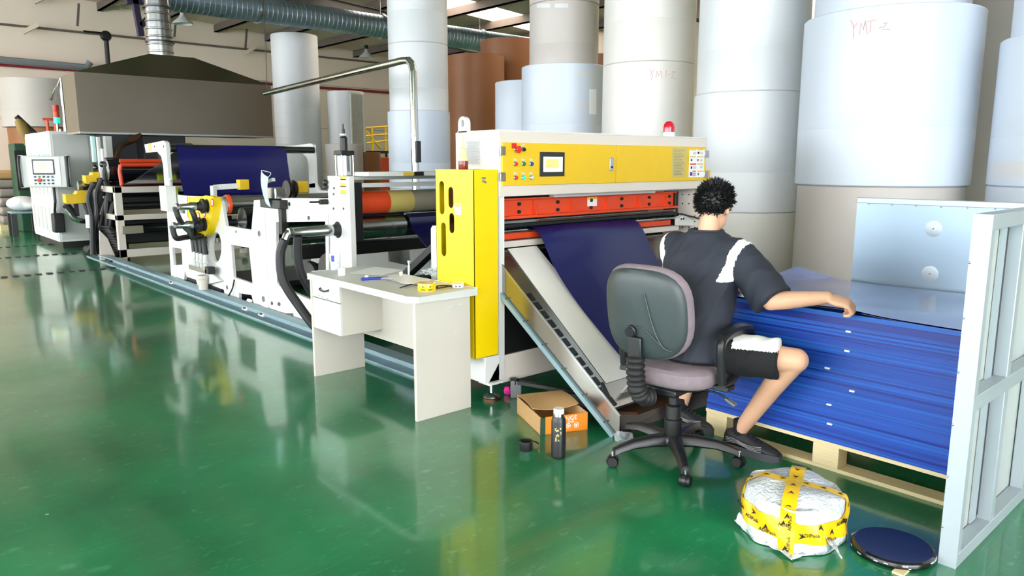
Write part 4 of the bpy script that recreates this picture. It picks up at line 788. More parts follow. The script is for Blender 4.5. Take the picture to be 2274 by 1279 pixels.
p = onX(*c3(545,375), 3.3); MB().bar(p+Vector((-.05,0,-.1)), p+Vector((-.05,0,.02)), .1, .04).build('sensor_stand', 'greywhite', t); MB().bar(p+Vector((-.05,0,0)), p+Vector((.25,-.1,.02)), .05, .06).build('sensor_arm', 'greywhite', t); MB().box(p.x+.2,p.x+.32,p.y-.15,p.y-.05,p.z-.03,p.z+.09).build('sensor_head', 'panelyellow', t, bevel=.01)
MB().cyl((3.04,6.98,1.13),(4.93,6.98,1.13),.02,12).build('tie_bar', 'steel', t)
p = onY(*c3(1095,372), 7.1); MB().box(p.x-.05,p.x+.06,7.05,7.15,p.z-.06,p.z+.06).build('far_sensor', 'panelyellow', t, bevel=.01)
for dx in (-.16,-.10): MB().lathe([(.02,0),(.09,0),(.09,.025),(.02,.03)], (p.x+dx,7.1,p.z-.02), (1,0,0), 18).build('web_guide_disc', 'black', t)
MB().tube([onX(*c3(655,985),2.99), onX(*c3(640,1050),2.98), onX(*c3(600,1118),2.96)], .008, 6, smooth=4).build('loose_cable', 'black', t)
# sensor block with a face mask hanging on it
g = thing('edge_sensor', 'grey camera-like edge sensor on the white side plate', 'sensor', onX(610,448,3.0)); p = onX(610,430,3.0)
MB().box(2.95,3.06,p.y-.12,p.y+.08,p.z-.05,p.z+.06).build('sensor_housing', 'steel', g, bevel=.01); MB().box(2.93,3.05,p.y-.24,p.y+.18,p.z-.13,p.z-.05).build('sensor_base', 'black', g, bevel=.006)
MB().box(2.96,3.03,p.y-.20,p.y-.14,p.z-.36,p.z-.1).build('mount_bar', 'black', g, bevel=.004); MB().bar((2.97,p.y+.12,p.z+.10),(2.97,p.y-.06,p.z+.13),.03).build('cable_clamp', 'greywhite', g)
c = onX(590,425,2.92); rows = []
for j in range(7):
    u = j/6; rows.append([c+Vector((-.02*math.sin(u*PI)-.015*math.sin(i/5*PI), (i-2.5)*.028*(1-.25*u)-.03*u, .13-.27*u+.012*i)) for i in range(6)])
g = thing('face_mask', 'pale blue face mask hung on the edge sensor', 'face mask', c-Vector((0,0,.14))); MB().grid(rows, .003, (-1,0,0)).build('mask_cloth', 'mask', g); MB().tube([rows[0][0], rows[0][0]+Vector((0,-.06,.04)), rows[0][5]], .003, 5, smooth=3).build('ear_loop', 'white', g)
t = thing('film_curtain', 'wide navy film hanging from the tall roller frame', 'plastic film', (3.8,9.5,1.1))
MB().grid([[(3.10+1.41*i/8, y+.012*math.sin(i*.9), z) for i in range(9)] for y, z in ((TY+.05,TZ-.06),(TY+.03,TZ),(TY-.02,TZ+.018),(TY-.06,TZ-.03),(TY-.08,1.5),(TY-.12,1.3),(TY-.2,1.12),(TY-.42,1.0),(8.85,1.08))], .002).build('sheet', 'navy', t)
t = thing('film_incoming', 'navy film slanting from the extruder rollers up to the tall frame', 'plastic film', (3.8,11,1.1))
MB().grid([[(3.16+1.36*i/4, y, z) for i in range(5)] for y, z in ((12.6,1.12),(11.5,1.26),(10.5,1.46),(9.65,1.66))], .002).build('sheet', 'navydark', t)
# ---------------------------------------------------------------- extruder and coating station under the hood
t = thing('coating_station', 'dark roller station with red tube guard and white frame under the hood', 'machine', (3.9,12.8,0)); YC = 12.4
def q(px, py, Y=YC): return onY(px, py, Y)
def xb(px0, py0, px1, py1, y0, y1, m, name, bev=.004):
    a, c = onY(px0, py0, y0), onY(px1, py1, y0); return MB().box(a.x, c.x, y0, y1, max(0, c.z), a.z).build(name, m, t, bevel=bev)
w = 5.0
for a, c in (((266,357),(395,358)),((268,366),(395,366)),((271,418),(392,416))): A, B2 = q(*a), q(*c); MB().tube([A, (w,A.y,A.z)], .028, 8).build('guard_tube', 'orange', t)
MB().tube([q(268,366), q(266,380), q(272,420)], .03, 8).build('guard_tube', 'orange', t)
MB().cyl((3.1,12.75,1.38),(4.95,12.75,1.38),.17,24).build('coating_roller', 'rollerblack', t); MB().cyl((3.1,12.7,1.05),(4.95,12.7,1.05),.15,24).build('coating_roller', 'rollerblack', t)
A = q(258,437); C2 = q(395,432)
for z, h in ((1.14,.09),(.72,.08),(.20,.12)): MB().box(3.05,5.0,12.2,12.3,z-h,z).build('cross_beam', 'warmwhite', t, bevel=.004)
for x in (3.05, 4.9): MB().box(x,x+.10,12.2,12.3,.0,1.14).build('frame_leg', 'warmwhite', t, bevel=.004); MB().box(x,x+.08,13.2,13.3,0,1.14).build('frame_leg', 'warmwhite', t, bevel=.004)
for x in (3.05, 4.9): MB().box(x,x+.08,12.3,13.2,1.05,1.14).build('side_beam', 'warmwhite', t, bevel=.004); MB().box(x,x+.08,12.3,13.2,.64,.72).build('side_beam', 'warmwhite', t, bevel=.004)
MB().box(3.15,4.9,12.5,13.1,.25,.62).build('tank', 'black', t, bevel=.02); MB().box(3.15,4.9,12.45,13.15,.78,.98).build('drip_tray', 'black', t, bevel=.02)
MB().cyl((3.12,12.32,.86),(4.9,12.32,.86),.04,14).build('idler_roller', 'darksteel', t); MB().cyl((3.12,12.32,.5),(4.9,12.32,.5),.07,14).build('idler_roller', 'rollerblack', t)
p = q(362,425,12.1); MB().box(p.x-.05,p.x+.22,12.08,12.12,p.z-.06,p.z+.05).build('lime_plate', 'lime', t, bevel=.004)
p = q(300,510,12.15); MB().box(p.x-.18,p.x+.12,12.14,12.2,p.z-.06,p.z+.06).build('blue_tag_box', 'rollergrey', t, bevel=.01)
MB().lathe([(.0,0),(.16,0),(.17,.05),(.17,.55),(.12,.6),(0,.6)], (4.0,13.2,1.65), (1,0,0), 20).build('foil_pipe', 'foil', t)
for k in range(5): A = q(312-5*k,298+k,13.3); MB().tube([A, q(300-5*k,312+2*k,13.25), q(280-4*k,318+3*k,13.2), q(265-2*k,330+3*k,13.1), q(258-k,352,13.0)], .03-.003*k, 6, smooth=4).build('heater_cable', 'copper', t)
MB().box(3.3,4.6,13.6,14.2,.9,1.96).build('die_block', 'darkgrey', t, bevel=.02)
xb(318,303,385,375,13.2,13.6,'black','die_cover')
t = thing('extruder_column', 'silver and white column group left of the red tube guard', 'machine', (3.0,13.2,0))
xb(203,302,216,360,13.3,13.4,'tealrefl','glass_column'); xb(222,304,231,470,13.1,13.2,'greywhite','slide_column'); xb(233,302,252,350,13.35,13.5,'greywhite','rear_column'); xb(226,330,238,420,13.0,13.1,'white','inner_column'); xb(248,385,262,428,12.9,13.0,'greywhite','bearing_plate'); xb(243,440,256,520,13.0,13.1,'white','frame_post')
for k, (a, c) in enumerate((((205,405),(245,520)),((220,395),(262,425)),((195,430),(230,505)),((245,352),(262,388)),((222,355),(240,380)),((258,520),(290,580)))): xb(*a, *c, 12.95+.05*k, 13.15+.05*k, 'black' if k != 2 else 'rubber', 'drive_housing', .02)
for px, py, r in ((228,365,.05),(240,405,.06),(215,425,.05),(236,438,.06),(252,400,.04),(212,372,.04)): p = onY(px, py, 12.9); MB().sphere(p, r, 10, 6).build('fitting', 'darksteel', t)
for px, py in ((250,395),(236,398),(246,412)): p = onY(px, py, 12.88); MB().lathe([(0,0),(.04,0),(.045,.03),(.0,.04)], p, (0,-1,0), 10).build('hand_knob', 'black', t)
MB().lathe([(0,0),(.1,0),(.1,.2),(0,.2)], onY(207,505,12.9), n=14).build('cup', 'greywhite', t)
MB().tube([onY(212,500,12.9), onY(214,530,12.9), onY(205,555,12.9), onZ(195,560)+Vector((0,0,.05))], .07, 10, smooth=4).build('suction_hose', 'hose', t)
t = thing('roller_cart', 'chrome pipe bracket with yellow covered arms beside the white cabinet', 'bracket', (2.75,13.3,0))
A = onY(140,452,13.4); c = [onY(x, y, 13.4) for x, y in ((146,456),(156,474),(170,488),(200,492),(240,490))]
MB().tube(c, .045, 10, smooth=4).build('chrome_pipe', 'chrome', t); MB().tube([onY(146,454,13.4), onY(166,480,13.4)], .058, 10).build('rubber_grip', 'rubber', t)
MB().tube([onY(x, y, 13.4) for x, y in ((215,488),(208,480),(212,474),(222,486))], .035, 8, smooth=3).build('pipe_bend', 'chrome', t)
for r in (((142,432),(190,450)),((186,390),(216,407))):
    a, e = onY(*r[0], 13.3), onY(*r[1], 13.3); MB().plate([(a.x,e.z),(e.x,e.z),(e.x,a.z+.05),(a.x+(e.x-a.x)*.6,a.z+.05),(a.x+(e.x-a.x)*.5,a.z),(a.x,a.z)], [], 'y', 13.15, 13.4).build('yellow_cover', 'panelyellow', t, bevel=.008)
for r in (((172,404),(205,420)),((205,415),(225,430))): a, e = onY(*r[0], 13.35), onY(*r[1], 13.35); MB().cyl((a.x,13.35,(a.z+e.z)/2),(e.x,13.35,(a.z+e.z)/2),.07,14).build('steel_roller', 'steel', t)
xb2 = onY(168,452,13.4); MB().box(xb2.x-.03,xb2.x+.03,13.36,13.42,xb2.z-.2,xb2.z).build('hanger', 'black', t)
a, e = onY(180,425,13.3), onY(205,520,13.3); MB().plate([(a.x,a.z),(e.x+.2,a.z),(e.x+.25,e.z),(e.x,e.z),(e.x-.02,e.z+.3)], [], 'y', 13.3, 13.45).build('arm_body', 'black', t, bevel=.01)
MB().box(a.x+.12,e.x+.2,13.32,13.5,0,e.z).build('arm_post', 'darkgrey', t, bevel=.01)
t = thing('cable_chain', 'black articulated cable chain arching down beside the rail', 'cable chain', onZ(275,585))
P = [onY(x, y, 12.5) for x, y in ((232,508),(236,506),(242,512),(252,530),(262,548),(272,565),(276,578),(268,584),(250,578),(232,570))]
Q = []
for i in range(len(P)-1):
    for k in range(3): Q.append(P[i].lerp(P[i+1], k/3))
for i in range(len(Q)-1): MB().bar(Q[i], Q[i].lerp(Q[i+1], .8)+Vector((0,.001,0)), .36, .07, up=(0,1,0) if False else (0,0,1)).build('chain_link', 'black', t, bevel=.006)
MB().plate([(onY(222,512,12.6).x,onY(222,512,12.6).z),(onY(240,530,12.6).x,onY(240,530,12.6).z),(onY(258,566,12.6).x,.02),(onY(222,560,12.6).x,.02)], [], 'y', 12.62, 12.66).build('side_shield', 'warmwhite', t, smooth=False)

t = thing('hose_bundle', 'dark hoses and cables hanging in front of the extruder columns', 'hoses', onZ(225,572))
for k, pts in enumerate((((238,352),(232,390),(240,430),(228,470),(222,512),(226,570)),((250,372),(246,410),(238,450),(236,500),(232,572)),((226,398),(214,430),(216,470),(210,520),(214,568)),((262,430),(250,462),(244,500),(240,571)),((206,410),(196,440),(204,480),(205,530),(206,566)))):
    MB().tube([onY(x, y, 12.85-.03*k) for x, y in pts], .035+.008*(k % 2), 8, smooth=4).build('hose', 'hose', t)
# ---------------------------------------------------------------- control cabinet
t = thing('control_cabinet', 'tall white control cabinet with a swivel touch panel', 'cabinet', (3.1,16,0))
MB().box(2.79,3.42,14.93,17.1,.12,2.03).build('cabinet_body', 'white', t, bevel=.01); MB().box(2.85,3.40,15.0,17.0,0,.12).build('plinth', 'black', t, smooth=False)
MB().box(2.83,3.38,14.918,14.93,.16,1.98).build('end_door', 'greywhite', t, bevel=.004)
for k in range(3): MB().box(2.778,2.79,15.0+k*.7,15.66+k*.7,.17,1.98).build('cabinet_door', 'white', t, bevel=.004)
for k in range(6):
    for r in range(2):
        y = 15.08+k*.34; MB().box(2.77,2.78,y,y+.12,.28+r*.62,.28+r*.62+.42).build('vent_grille', 'greywhite', t, smooth=False)
for k in range(7): MB().cyl((2.775,15.1+k*.24,1.62),(2.766,15.1+k*.24,1.62),.022,10).build('pilot_lamp', 'greenlit' if k % 2 else 'tealrefl', t)
for k in range(8): MB().cyl((3.0+.03*k,15.1+k*.24,2.03),(3.0+.03*k,15.1+k*.24,2.07),.02,8).build('lifting_stud', 'steel', t)
# swivel operator panel
n = Vector((-.50,-.866,0)).normalized(); s = Vector((.866,-.50,0)); zu = Vector((0,0,1)); c = at(101,381,12.4)
k = MB().obox(c, s, zu, n, .33, .26, .06).build('operator_panel', 'greywhite', t, bevel=.01)
MB().obox(c+n*.063, s, zu, n, .25, .235, .004).build('front_plate', 'tealrefl', k, smooth=False) if False else MB().obox(c+n*.063, s, zu, n, .25, .235, .004).build('front_plate', 'white', k, bevel=.002)
MB().obox(c+n*.069+zu*.075-s*.0, s, zu, n, .165, .125, .004).build('screen_bezel', 'black', k, bevel=.002); MB().obox(c+n*.074+zu*.078, s, zu, n, .145, .10, .001).build('display', 'screen', k, smooth=False)
b = MB()
for i in range(4): b.obox(c+n*.0755+zu*(.13-.035*i)-s*(.04-.02*(i % 3)), s, zu, n, .07, .008, .0005)
b.build('display_rows', 'screentext', k, smooth=False)
for i in range(5):
    for j in range(3): MB().lathe([(0,0),(.016,0),(.016,.014),(0,.016)], c+n*.067+s*(-.14+.065*i)+zu*(-.085-.055*j), n, 10).build('push_button', ('blue','black','green')[(i*2+j) % 3], k)
MB().lathe([(0,0),(.03,0),(.032,.03),(0,.034)], c+n*.067+s*(-.075)+zu*(-.14), n, 12).build('emergency_stop', 'red', k)
for sg in (-1, 1): MB().tube([c+s*sg*.36+zu*.24, c+s*sg*.36+n*.07+zu*.2, c+s*sg*.36+n*.07-zu*.2, c+s*sg*.36-zu*.24], .022, 8, smooth=3).build('grab_handle', 'darkgrey', k); MB().obox(c+s*sg*.35, s, zu, n, .03, .27, .03).build('corner_profile', 'greywhite', k, bevel=.005)
MB().tube([c-zu*.26+s*.1, c-zu*.5+s*.1, c-zu*.9+s*.25+Vector((0,1.0,0))], .022, 8).build('support_tube', 'darkgrey', k); MB().tube([c-n*.05, Vector((2.85,14.98,c.z))], .03, 8).build('swing_arm', 'greywhite', k)
p = onY(129,492,14.9); MB().box(p.x-.10,p.x+.07,14.72,14.92,p.z-.18,p.z+.15).build('cable_box', 'black', t, bevel=.02)
# on and around the cabinet
t = thing('signal_tower', 'red amber green signal light tower above the white cabinet', 'signal light', onY(127,288,15.2)); p = onY(127,275,15.2)
for i, m in enumerate(('greenlit','orange','red')): MB().lathe([(0,.0),(.05,.0),(.05,.1),(0,.1)], p+Vector((0,0,.01+i*.105)), n=14).build('light_segment', m, t)
MB().cyl((p.x,p.y,2.03), p+Vector((0,0,.02)), .02, 8).build('pole', 'steel', t); MB().tube([(p.x+.12,p.y,2.03), (p.x+.12,p.y,2.95), onY(112,222,15.2)], .03, 8).build('gantry_pipe', 'steel', t)
t = thing('red_stand', 'small red pipe stand on top of the white cabinet', 'stand', (onY(113,285,15.6).x,15.6,2.03)); p = onY(113,265,15.6)
for dx in (-.06,.06): MB().cyl((p.x+dx,15.6,2.03),(p.x+dx,15.6,p.z),.025,8).build('leg', 'orange', t)
MB().box(p.x-.13,p.x+.11,15.57,15.63,p.z-.02,p.z+.02).build('crossbar', 'orange', t, bevel=.004)
t = thing('feed_arm', 'tilted steel arm with a yellow bag behind the cabinet', 'arm', onY(85,310,17.6)); A, B2 = onY(36,258,17.6), onY(82,300,17.6)
MB().tube([A, B2, (B2.x+.1,17.6,1.6)], .05, 8).build('arm_tube', 'darksteel', t); MB().lathe([(.04,0),(.09,.06),(.11,.2),(.09,.34),(.10,.45),(.05,.62)], onY(42,264,17.5), (.25,0,-1), 12).build('yellow_bag', 'ochre', t); MB().box(B2.x-.05,B2.x+.25,17.5,17.7,0,1.75).build('arm_base', 'greywhite', t, bevel=.01)
a = onY(30,318,19.1)
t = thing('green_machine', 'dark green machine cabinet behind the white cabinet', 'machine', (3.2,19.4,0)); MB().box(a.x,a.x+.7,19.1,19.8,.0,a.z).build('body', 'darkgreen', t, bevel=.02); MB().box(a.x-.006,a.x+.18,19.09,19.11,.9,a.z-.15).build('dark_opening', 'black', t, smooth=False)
t = thing('stool', 'dark stool with a white seat plate left of the cabinet', 'stool', onZ(60,525)); p = onZ(58,522)
MB().box(p.x-.25,p.x+.25,p.y-.25,p.y+.25,.46,.5).build('seat_plate', 'railblue', t, bevel=.01)
for dx in (-.21,.21):
    for dy in (-.21,.21): MB().box(p.x+dx-.05,p.x+dx+.05,p.y+dy-.04,p.y+dy+.04,0,.46).build('leg', 'darkgrey', t, smooth=False)
b = MB(); b.sphere((p.x,p.y,.66), .3, 16, 10, (1,.8,.52)); b.sphere((p.x+.12,p.y-.1,.62), .2, 12, 8, (1,1,.5)); t = thing('white_sack', 'slumped white sack lying on the dark stool', 'sack', (p.x,p.y,.5)); remesh(b, 'sack_cloth', 'bagwhite', t, .03, 3)
# stainless guide pipe bending down behind the film frame
t = thing('steel_pipe', 'bent stainless pipe rising behind the stands and turning down', 'pipe', (5.2,7.5,0))
MB().tube([(5.2,11.6,2.575),(5.2,7.72,2.70),(5.2,7.6,2.69),(5.2,7.54,2.64),(5.2,7.52,2.55),(5.2,7.50,0)], .045, 12).build('pipe_run', 'chrome', t); MB().box(5.17,5.23,7.43,7.47,1.5,1.75).build('clip', 'darkgrey', t, bevel=.004)
MB().tube([(5.2,11.55,2.57),(5.2,11.5,3.3),(5.2,11.55,5.6)], .006, 5).build('suspension_wire', 'black', t)
# ---------------------------------------------------------------- pallet, stack of sheets and the fences round it
PX0, PX1, PY0, PY1 = 3.49, 4.45, .885, 2.24
t = thing('wooden_pallet', 'light plywood pallet under the blue sheet stack', 'pallet', (3.97,1.64,0))
MB().box(PX0-.004,PX1+.004,PY0,PY1+.004,.124,.142).build('deck_board', 'woodplank', t, smooth=False)
for x in (PX0-.004, 3.92, PX1-.10):
    MB().box(x,x+.10,PY0,PY1,0,.018).build('bottom_board', 'woodplank', t, smooth=False)
    for y in (PY0, 1.49, PY1-.13):
        MB().box(x,x+.10,y,y+.13,.018,.124).build('block', 'wood', t, bevel=.002)
t = thing('sheet_stack', 'tall stack of cut blue plastic sheets on the pallet', 'sheet stack', (3.97,1.64,.142)); ST = t
b = MB(); z = .142; k = 0; ox = oy = 0
while z < .790:
    h = random.uniform(.004,.012); ox = ox*.7+random.uniform(-.0022,.0022); oy = oy*.7+random.uniform(-.002,.002)
    z1 = min(z+h, .795); b.cur = (1 if random.random() < .7 else 2) if z > .70+random.uniform(-.03,.03) else (0 if random.random() < .8 else random.choice((1,2)))  # upper layers mostly brighter: light on the stack top put into colour; rest random
    if z > .62: ox += random.uniform(-.004,.004)
    b.box(PX0+ox,PX1+ox,PY0+oy,PY1+oy,z,z1); z = z1; k += 1
o = b.build('sheet_layers', ['stack','stackbright','stackdeep'], t, smooth=False); o['kind'] = 'stuff'; STOP = z
def topz(x, y):
    u = (PY1-y)/(PY1-PY0); fx = max(0, 1-(x-PX0)/.35)
    return STOP+.010+fx*(.014*math.exp(-((y-1.55)/.16)**2))+.05*max(0,(u*-1+.22))/.22*max(0,(x-PX0-.25)/.7)+.003*math.sin(x*9+y*5)
for name, dz, m in (('lifted_sheet', 0, 'topsheet'), ('under_sheet', -.007, 'navydark')):
    rows = [[(PX0-.004+(PX1-PX0)*i/16, PY0+(PY1-PY0+.01)*j/20, topz(PX0+(PX1-PX0)*i/16, PY0+(PY1-PY0)*j/20)+dz) for i in range(17)] for j in range(21)]
    MB().grid(rows, .0015).build(name, m, t, ang=60)
for px, py in ((1885,736),(1882,779),(1893,868),(1842,898),(1843,941),(1838,817)):
    p = onX(px, py, PX0-.004); MB().box(PX0-.012,PX0+.002,p.y-.012,p.y+.012,p.z-.004,p.z+.004).build('paper_tag', 'paper', t, smooth=False)
t = thing('end_fence', 'galvanised tube framed fence at the near end of the stack', 'fence', (3.7,.83,0))
fx0, fx1, fy0, fy1, fz = 2.95, 4.58, .795, .857, 1.322
MB().box(fx0,fx1,fy1-.004,fy1,.0,fz).build('sheet_panel', 'panelgrey', t, smooth=False)
MB().box(fx0-.003,fx0,fy0,fy1,.0,fz).build('end_flange', 'galvwhite', t, smooth=False)
for x in (fx0, 3.345, 3.80, 4.2, fx1-.05): MB().box(x,x+.05,fy0+.003,fy1-.008,.05,fz-.05).build('post', 'galvwhite', t, bevel=.003)
for z0, z1 in ((0,.055),(.605,.665),(fz-.055,fz)): MB().box(fx0,fx1,fy0,fy1-.006,z0,z1).build('rail', 'galvwhite', t, bevel=.003)
for k in range(6): MB().sphere((fx0-.004,fy1-.004,.15+k*.2), .005, 8, 5).build('weld_spot', 'steel', t)
MB().box(3.315,3.345,fy1-.012,fy1-.006,.07,fz-.06).build('fold_and_gap_shade', 'black', t, smooth=False); MB().box(3.25,3.315,fy1-.014,fy1-.006,.06,fz-.06).build('fold_and_gap_shade', 'galvwhite', t, smooth=False)  # black strip puts the shade of the gap beside the post into colour
t = thing('side_fence', 'bluish galvanised sheet fence standing behind the stack', 'fence', (4.52,1.4,0))
MB().box(4.50,4.504,.86,1.928,0,1.29).build('sheet_panel', 'galv', t, smooth=False)
MB().box(4.497,4.54,.86,1.93,1.262,1.295).build('top_rail', 'galvwhite', t, bevel=.003); MB().box(4.504,4.545,1.89,1.928,0,1.262).build('post', 'galvwhite', t, bevel=.003); MB().box(4.504,4.545,.86,.90,0,1.262).build('post', 'galvwhite', t, bevel=.003)
for px, py in ((2073,508),(2065,608)):
    p = onX(px, py, 4.5); MB().lathe([(.045,0),(.036,.0015),(.02,.0025),(.0,.003)], (4.50,p.y,p.z), (-1,0,0), 20).build('dimple', 'galvwhite', t); MB().sphere((4.496,p.y,p.z), .004, 8, 5).build('rivet', 'midgrey', t)  # dents in paler metal: the bright spots they reflect are put into colour
for k in range(8): MB().sphere((4.496,.95+k*.13,1.258), .004, 8, 5).build('weld_spot', 'steel', t)

# ---------------------------------------------------------------- small things on the floor
def obx(o, ax, ay, x0, x1, y0, y1, z0, z1): return MB().obox(o+ax*((x0+x1)/2)+ay*((y0+y1)/2)+Vector((0,0,(z0+z1)/2)), ax, ay, (0,0,1), (x1-x0)/2, (y1-y0)/2, (z1-z0)/2)
bo = onZ(1200,968); bx = (onZ(1305,955)-bo); bw = bx.length; bx.normalize(); by = Vector((-bx.y,bx.x,0)); bd = .40; bh = .105
t = thing('cardboard_box', 'open flattened cardboard carton with an orange printed side', 'box', bo+bx*.15+by*.2)
obx(bo,bx,by,.03,bw,0,.005,0,bh).build('front_side', 'boxorange', t, smooth=False); obx(bo,bx,by,0,.03,0,.005,0,bh*.96).build('torn_corner', 'darkgreen', t, smooth=False)
obx(bo,bx,by,0,.005,0,bd,0,bh).build('left_side', 'cardboard', t, smooth=False); obx(bo,bx,by,bw-.005,bw,0,bd,0,bh).build('right_side', 'cardboard', t, smooth=False); obx(bo,bx,by,0,bw,bd-.005,bd,0,bh+.01).build('rear_side', 'cardboard', t, smooth=False); obx(bo,bx,by,0,bw,0,bd,0,.006).build('box_floor', 'cardboard', t, smooth=False)
rows = [[bo+bx*(bw*i/8)+by*(bd-(.27)*j/6)+Vector((0,0,bh+.012+.012*math.sin(j*.5)-.02*(j/6)*(math.sin(i/8*PI)) )) for i in range(9)] for j in range(7)]
MB().grid(rows, .004).build('top_flap', 'cardboard', t)
zv = Vector((0,0,1)); o3 = bo-by*.0015
text('NGE', .036, o3+bx*(bw*.64)+zv*.083, bx, zv, 'paper', t); text('20-45', .016, o3+bx*(bw*.64)+zv*.062, bx, zv, 'paper', t)
for dx in (.58,.75): MB().lathe([(.012,0),(.015,0),(.015,.0012),(.012,.0012),(.012,0)], o3+bx*(bw*dx)+zv*.04, -by, 18, caps=False).build('printed_icon', 'paper', t); MB().lathe([(0,0),(.007,0),(.007,.001),(0,.001)], o3+bx*(bw*dx)+zv*.04, -by, 6).build('printed_icon', 'paper', t)
p = onZ(1240,1019)+Vector((.02,.02,0)); t = thing('thermos_flask', 'slim black thermos flask with white stopper and gold emblem', 'flask', p)
MB().lathe([(0,0),(.034,0),(.037,.004),(.0375,.012),(.0375,.195),(.035,.208),(.029,.218),(.029,.222)], p, n=32).build('body', 'blackplastic', t); MB().lathe([(.0285,.218),(.0285,.236),(.027,.237)], p, n=28).build('steel_neck', 'chrome', t); MB().lathe([(.027,.234),(.0275,.236),(.0275,.258),(.025,.262),(0,.262)], p, n=28).build('stopper', 'white', t)
v = (-Vector((p.x,p.y,0))).normalized(); s = Vector((-v.y,v.x,0)); b = MB()
for i in range(22):
    a = random.uniform(-.55,.35); zz = .135+random.uniform(-.035,.035); d = v*math.cos(a)+s*math.sin(a); e = Vector((-d.y,d.x,0)); w = random.uniform(.002,.006); b.obox(p+d*.0377+Vector((0,0,zz)), e, zv, d, w*.6, w, .0005)
b.build('gold_emblem', 'gold', t, smooth=False)
p = onZ(1168,998); t = thing('flask_lid', 'black cup lid lying open beside the thermos', 'lid', p); MB().lathe([(0,0),(.034,0),(.036,.004),(.036,.046),(.034,.048),(.032,.046),(.032,.006),(0,.006)], p, n=28).build('cup', 'blackplastic', t); MB().lathe([(.0315,.008),(.0325,.044),(.0355,.049),(.0315,.0485)], p, n=28, caps=False).build('steel_liner', 'steel', t); MB().tube([p+Vector((.03,.0,.035)), p+Vector((.06,.0,.03)), p+Vector((.085,-.01,.012))], .004, 6, smooth=3).build('carry_strap', 'black', t)
t = thing('bar_clamp', 'black steel bar with a grey end plate lying by the machine foot', 'clamp', (3.2,3.25,0))
MB().bar((3.11,3.42,.105),(3.30,2.99,.085),.035,.025).build('bar', 'black', t, bevel=.003); MB().obox((3.10,3.405,.058), (.74,-.67,0), (.67,.74,0), (0,0,1), .035, .006, .058).build('end_plate', 'midgrey', t, bevel=.006); MB().box(3.09,3.13,3.40,3.45,.09,.128).build('end_block', 'black', t, bevel=.004); MB().box(3.28,3.33,2.96,3.02,0,.08).build('jaw', 'black', t, bevel=.004)
b = MB(); b.sphere(onZ(1128,876)+Vector((.0,0,.028)), .028, 10, 7)
for i in range(len(b.v)): x = b.v[i]; b.v[i] = tuple(c+random.uniform(-.004,.004) for c in x)
tag(b.build('pink_wad', 'pink', smooth=False), 'tiny pink foil wad behind the levelling foot', 'scrap')
# bubble wrapped parcel
pc = Vector((2.785,1.36,0)); t = thing('wrapped_parcel', 'round bubble wrapped parcel bound with yellow printed tape', 'parcel', pc); PR_, PH = .205, .205
def pz(th): return 1+.05*math.sin(2*th+.5)+.03*math.sin(5*th+1)+.015*math.sin(11*th)
def surf(th, s, off=0):                                           # s 0 = floor edge, 1 = rim, 2 = top centre
    k = pz(th)
    if s <= 1: r = (PR_*(1.02-.06*s+.03*math.sin(s*PI)))*k+.006*math.sin(9*th+7*s); z = .004+s*(PH-.03)
    else: u = s-1; r = PR_*.96*k*(1-u); z = PH-.03+.03*math.sin(min(1,u*2.2)*PI/2)+.012*math.sin(3*th+4*u)*(1-u)
    r += off if s < 1.6 else 0
    return pc+Vector((math.cos(th)*r, math.sin(th)*r, z+(off if s >= .9 else 0)))
NS = [0,.12,.25,.4,.55,.7,.85,.95,1,1.06,1.15,1.3,1.5,1.7,1.9,1.99]
MB().loft([[surf(2*PI*i/64, s) for i in range(64)] for s in NS]).build('bubble_wrap', 'bubble', t, ang=80)
def band(fn, n, m='tape'): return MB().grid([[fn(i/n, j/3) for j in range(4)] for i in range(n+1)]).build('tape_strip', m, t, ang=80)
vth = math.atan2(-pc.y, -pc.x)
band(lambda u, w: surf(2*PI*u, .30+.46*w+.05*math.sin(2*PI*u), .004), 72)
for dth, wd in ((vth-.08, .28), (vth+1.45, .22)):
    for side in (0, PI):
        def f(u, w, d=dth+side, wd=wd):
            s = .02+u*1.97; off = (w-.5)*wd*(1 if s < 1 else max(.0, 1-(s-1)))
            p = surf(d+off, s, .006)
            if s > 1:
                tn = Vector((-math.sin(d), math.cos(d), 0)); q = surf(d, s, .006); p = q+tn*((w-.5)*wd*PR_*.98)
            return p
        band(f, 30)
b = MB(); bt = MB()
def logo(P, ax, ay, sc):
    az = ax.cross(ay); b.add([P+ax*(-.010*sc)+ay*(-.010*sc), P+ay*(.012*sc), P+ax*(.010*sc)+ay*(-.010*sc), P+ay*(-.001*sc)], [(0,3,1),(3,2,1)])
for i in range(20):
    th = 2*PI*i/20; s = .45+.2*(i % 2); P = surf(th, s, .0075); tn = Vector((-math.sin(th), math.cos(th), 0)); logo(P, tn if i % 3 else -zv, zv if i % 3 else tn, 1.3)
for s in (.12,.85,1.12,1.45,1.75):
    for d in (vth-.08, vth-.08+PI, vth+1.45, vth+1.45+PI):
        P = surf(d, s, .0085); rad = Vector((math.cos(d), math.sin(d), 0)); tn = Vector((-rad.y, rad.x, 0)); logo(P, tn, zv if s < 1 else -rad, 1.3)
b.build('tape_logos', 'ink', t, smooth=False)
for i in range(9):
    th = vth-1.5+i*.36; P = surf(th, .36+.28*((i*2) % 3)/2, .0078); tn = Vector((-math.sin(th), math.cos(th), 0)); text('ADIPack', .021, P, tn, zv, 'ink', t)
for s in (.25,.72): P = surf(vth-.08+.05, s, .009); tn = Vector((-math.sin(vth), math.cos(vth), 0)); text('ADIPack', .018, P, zv, -tn, 'ink', t)
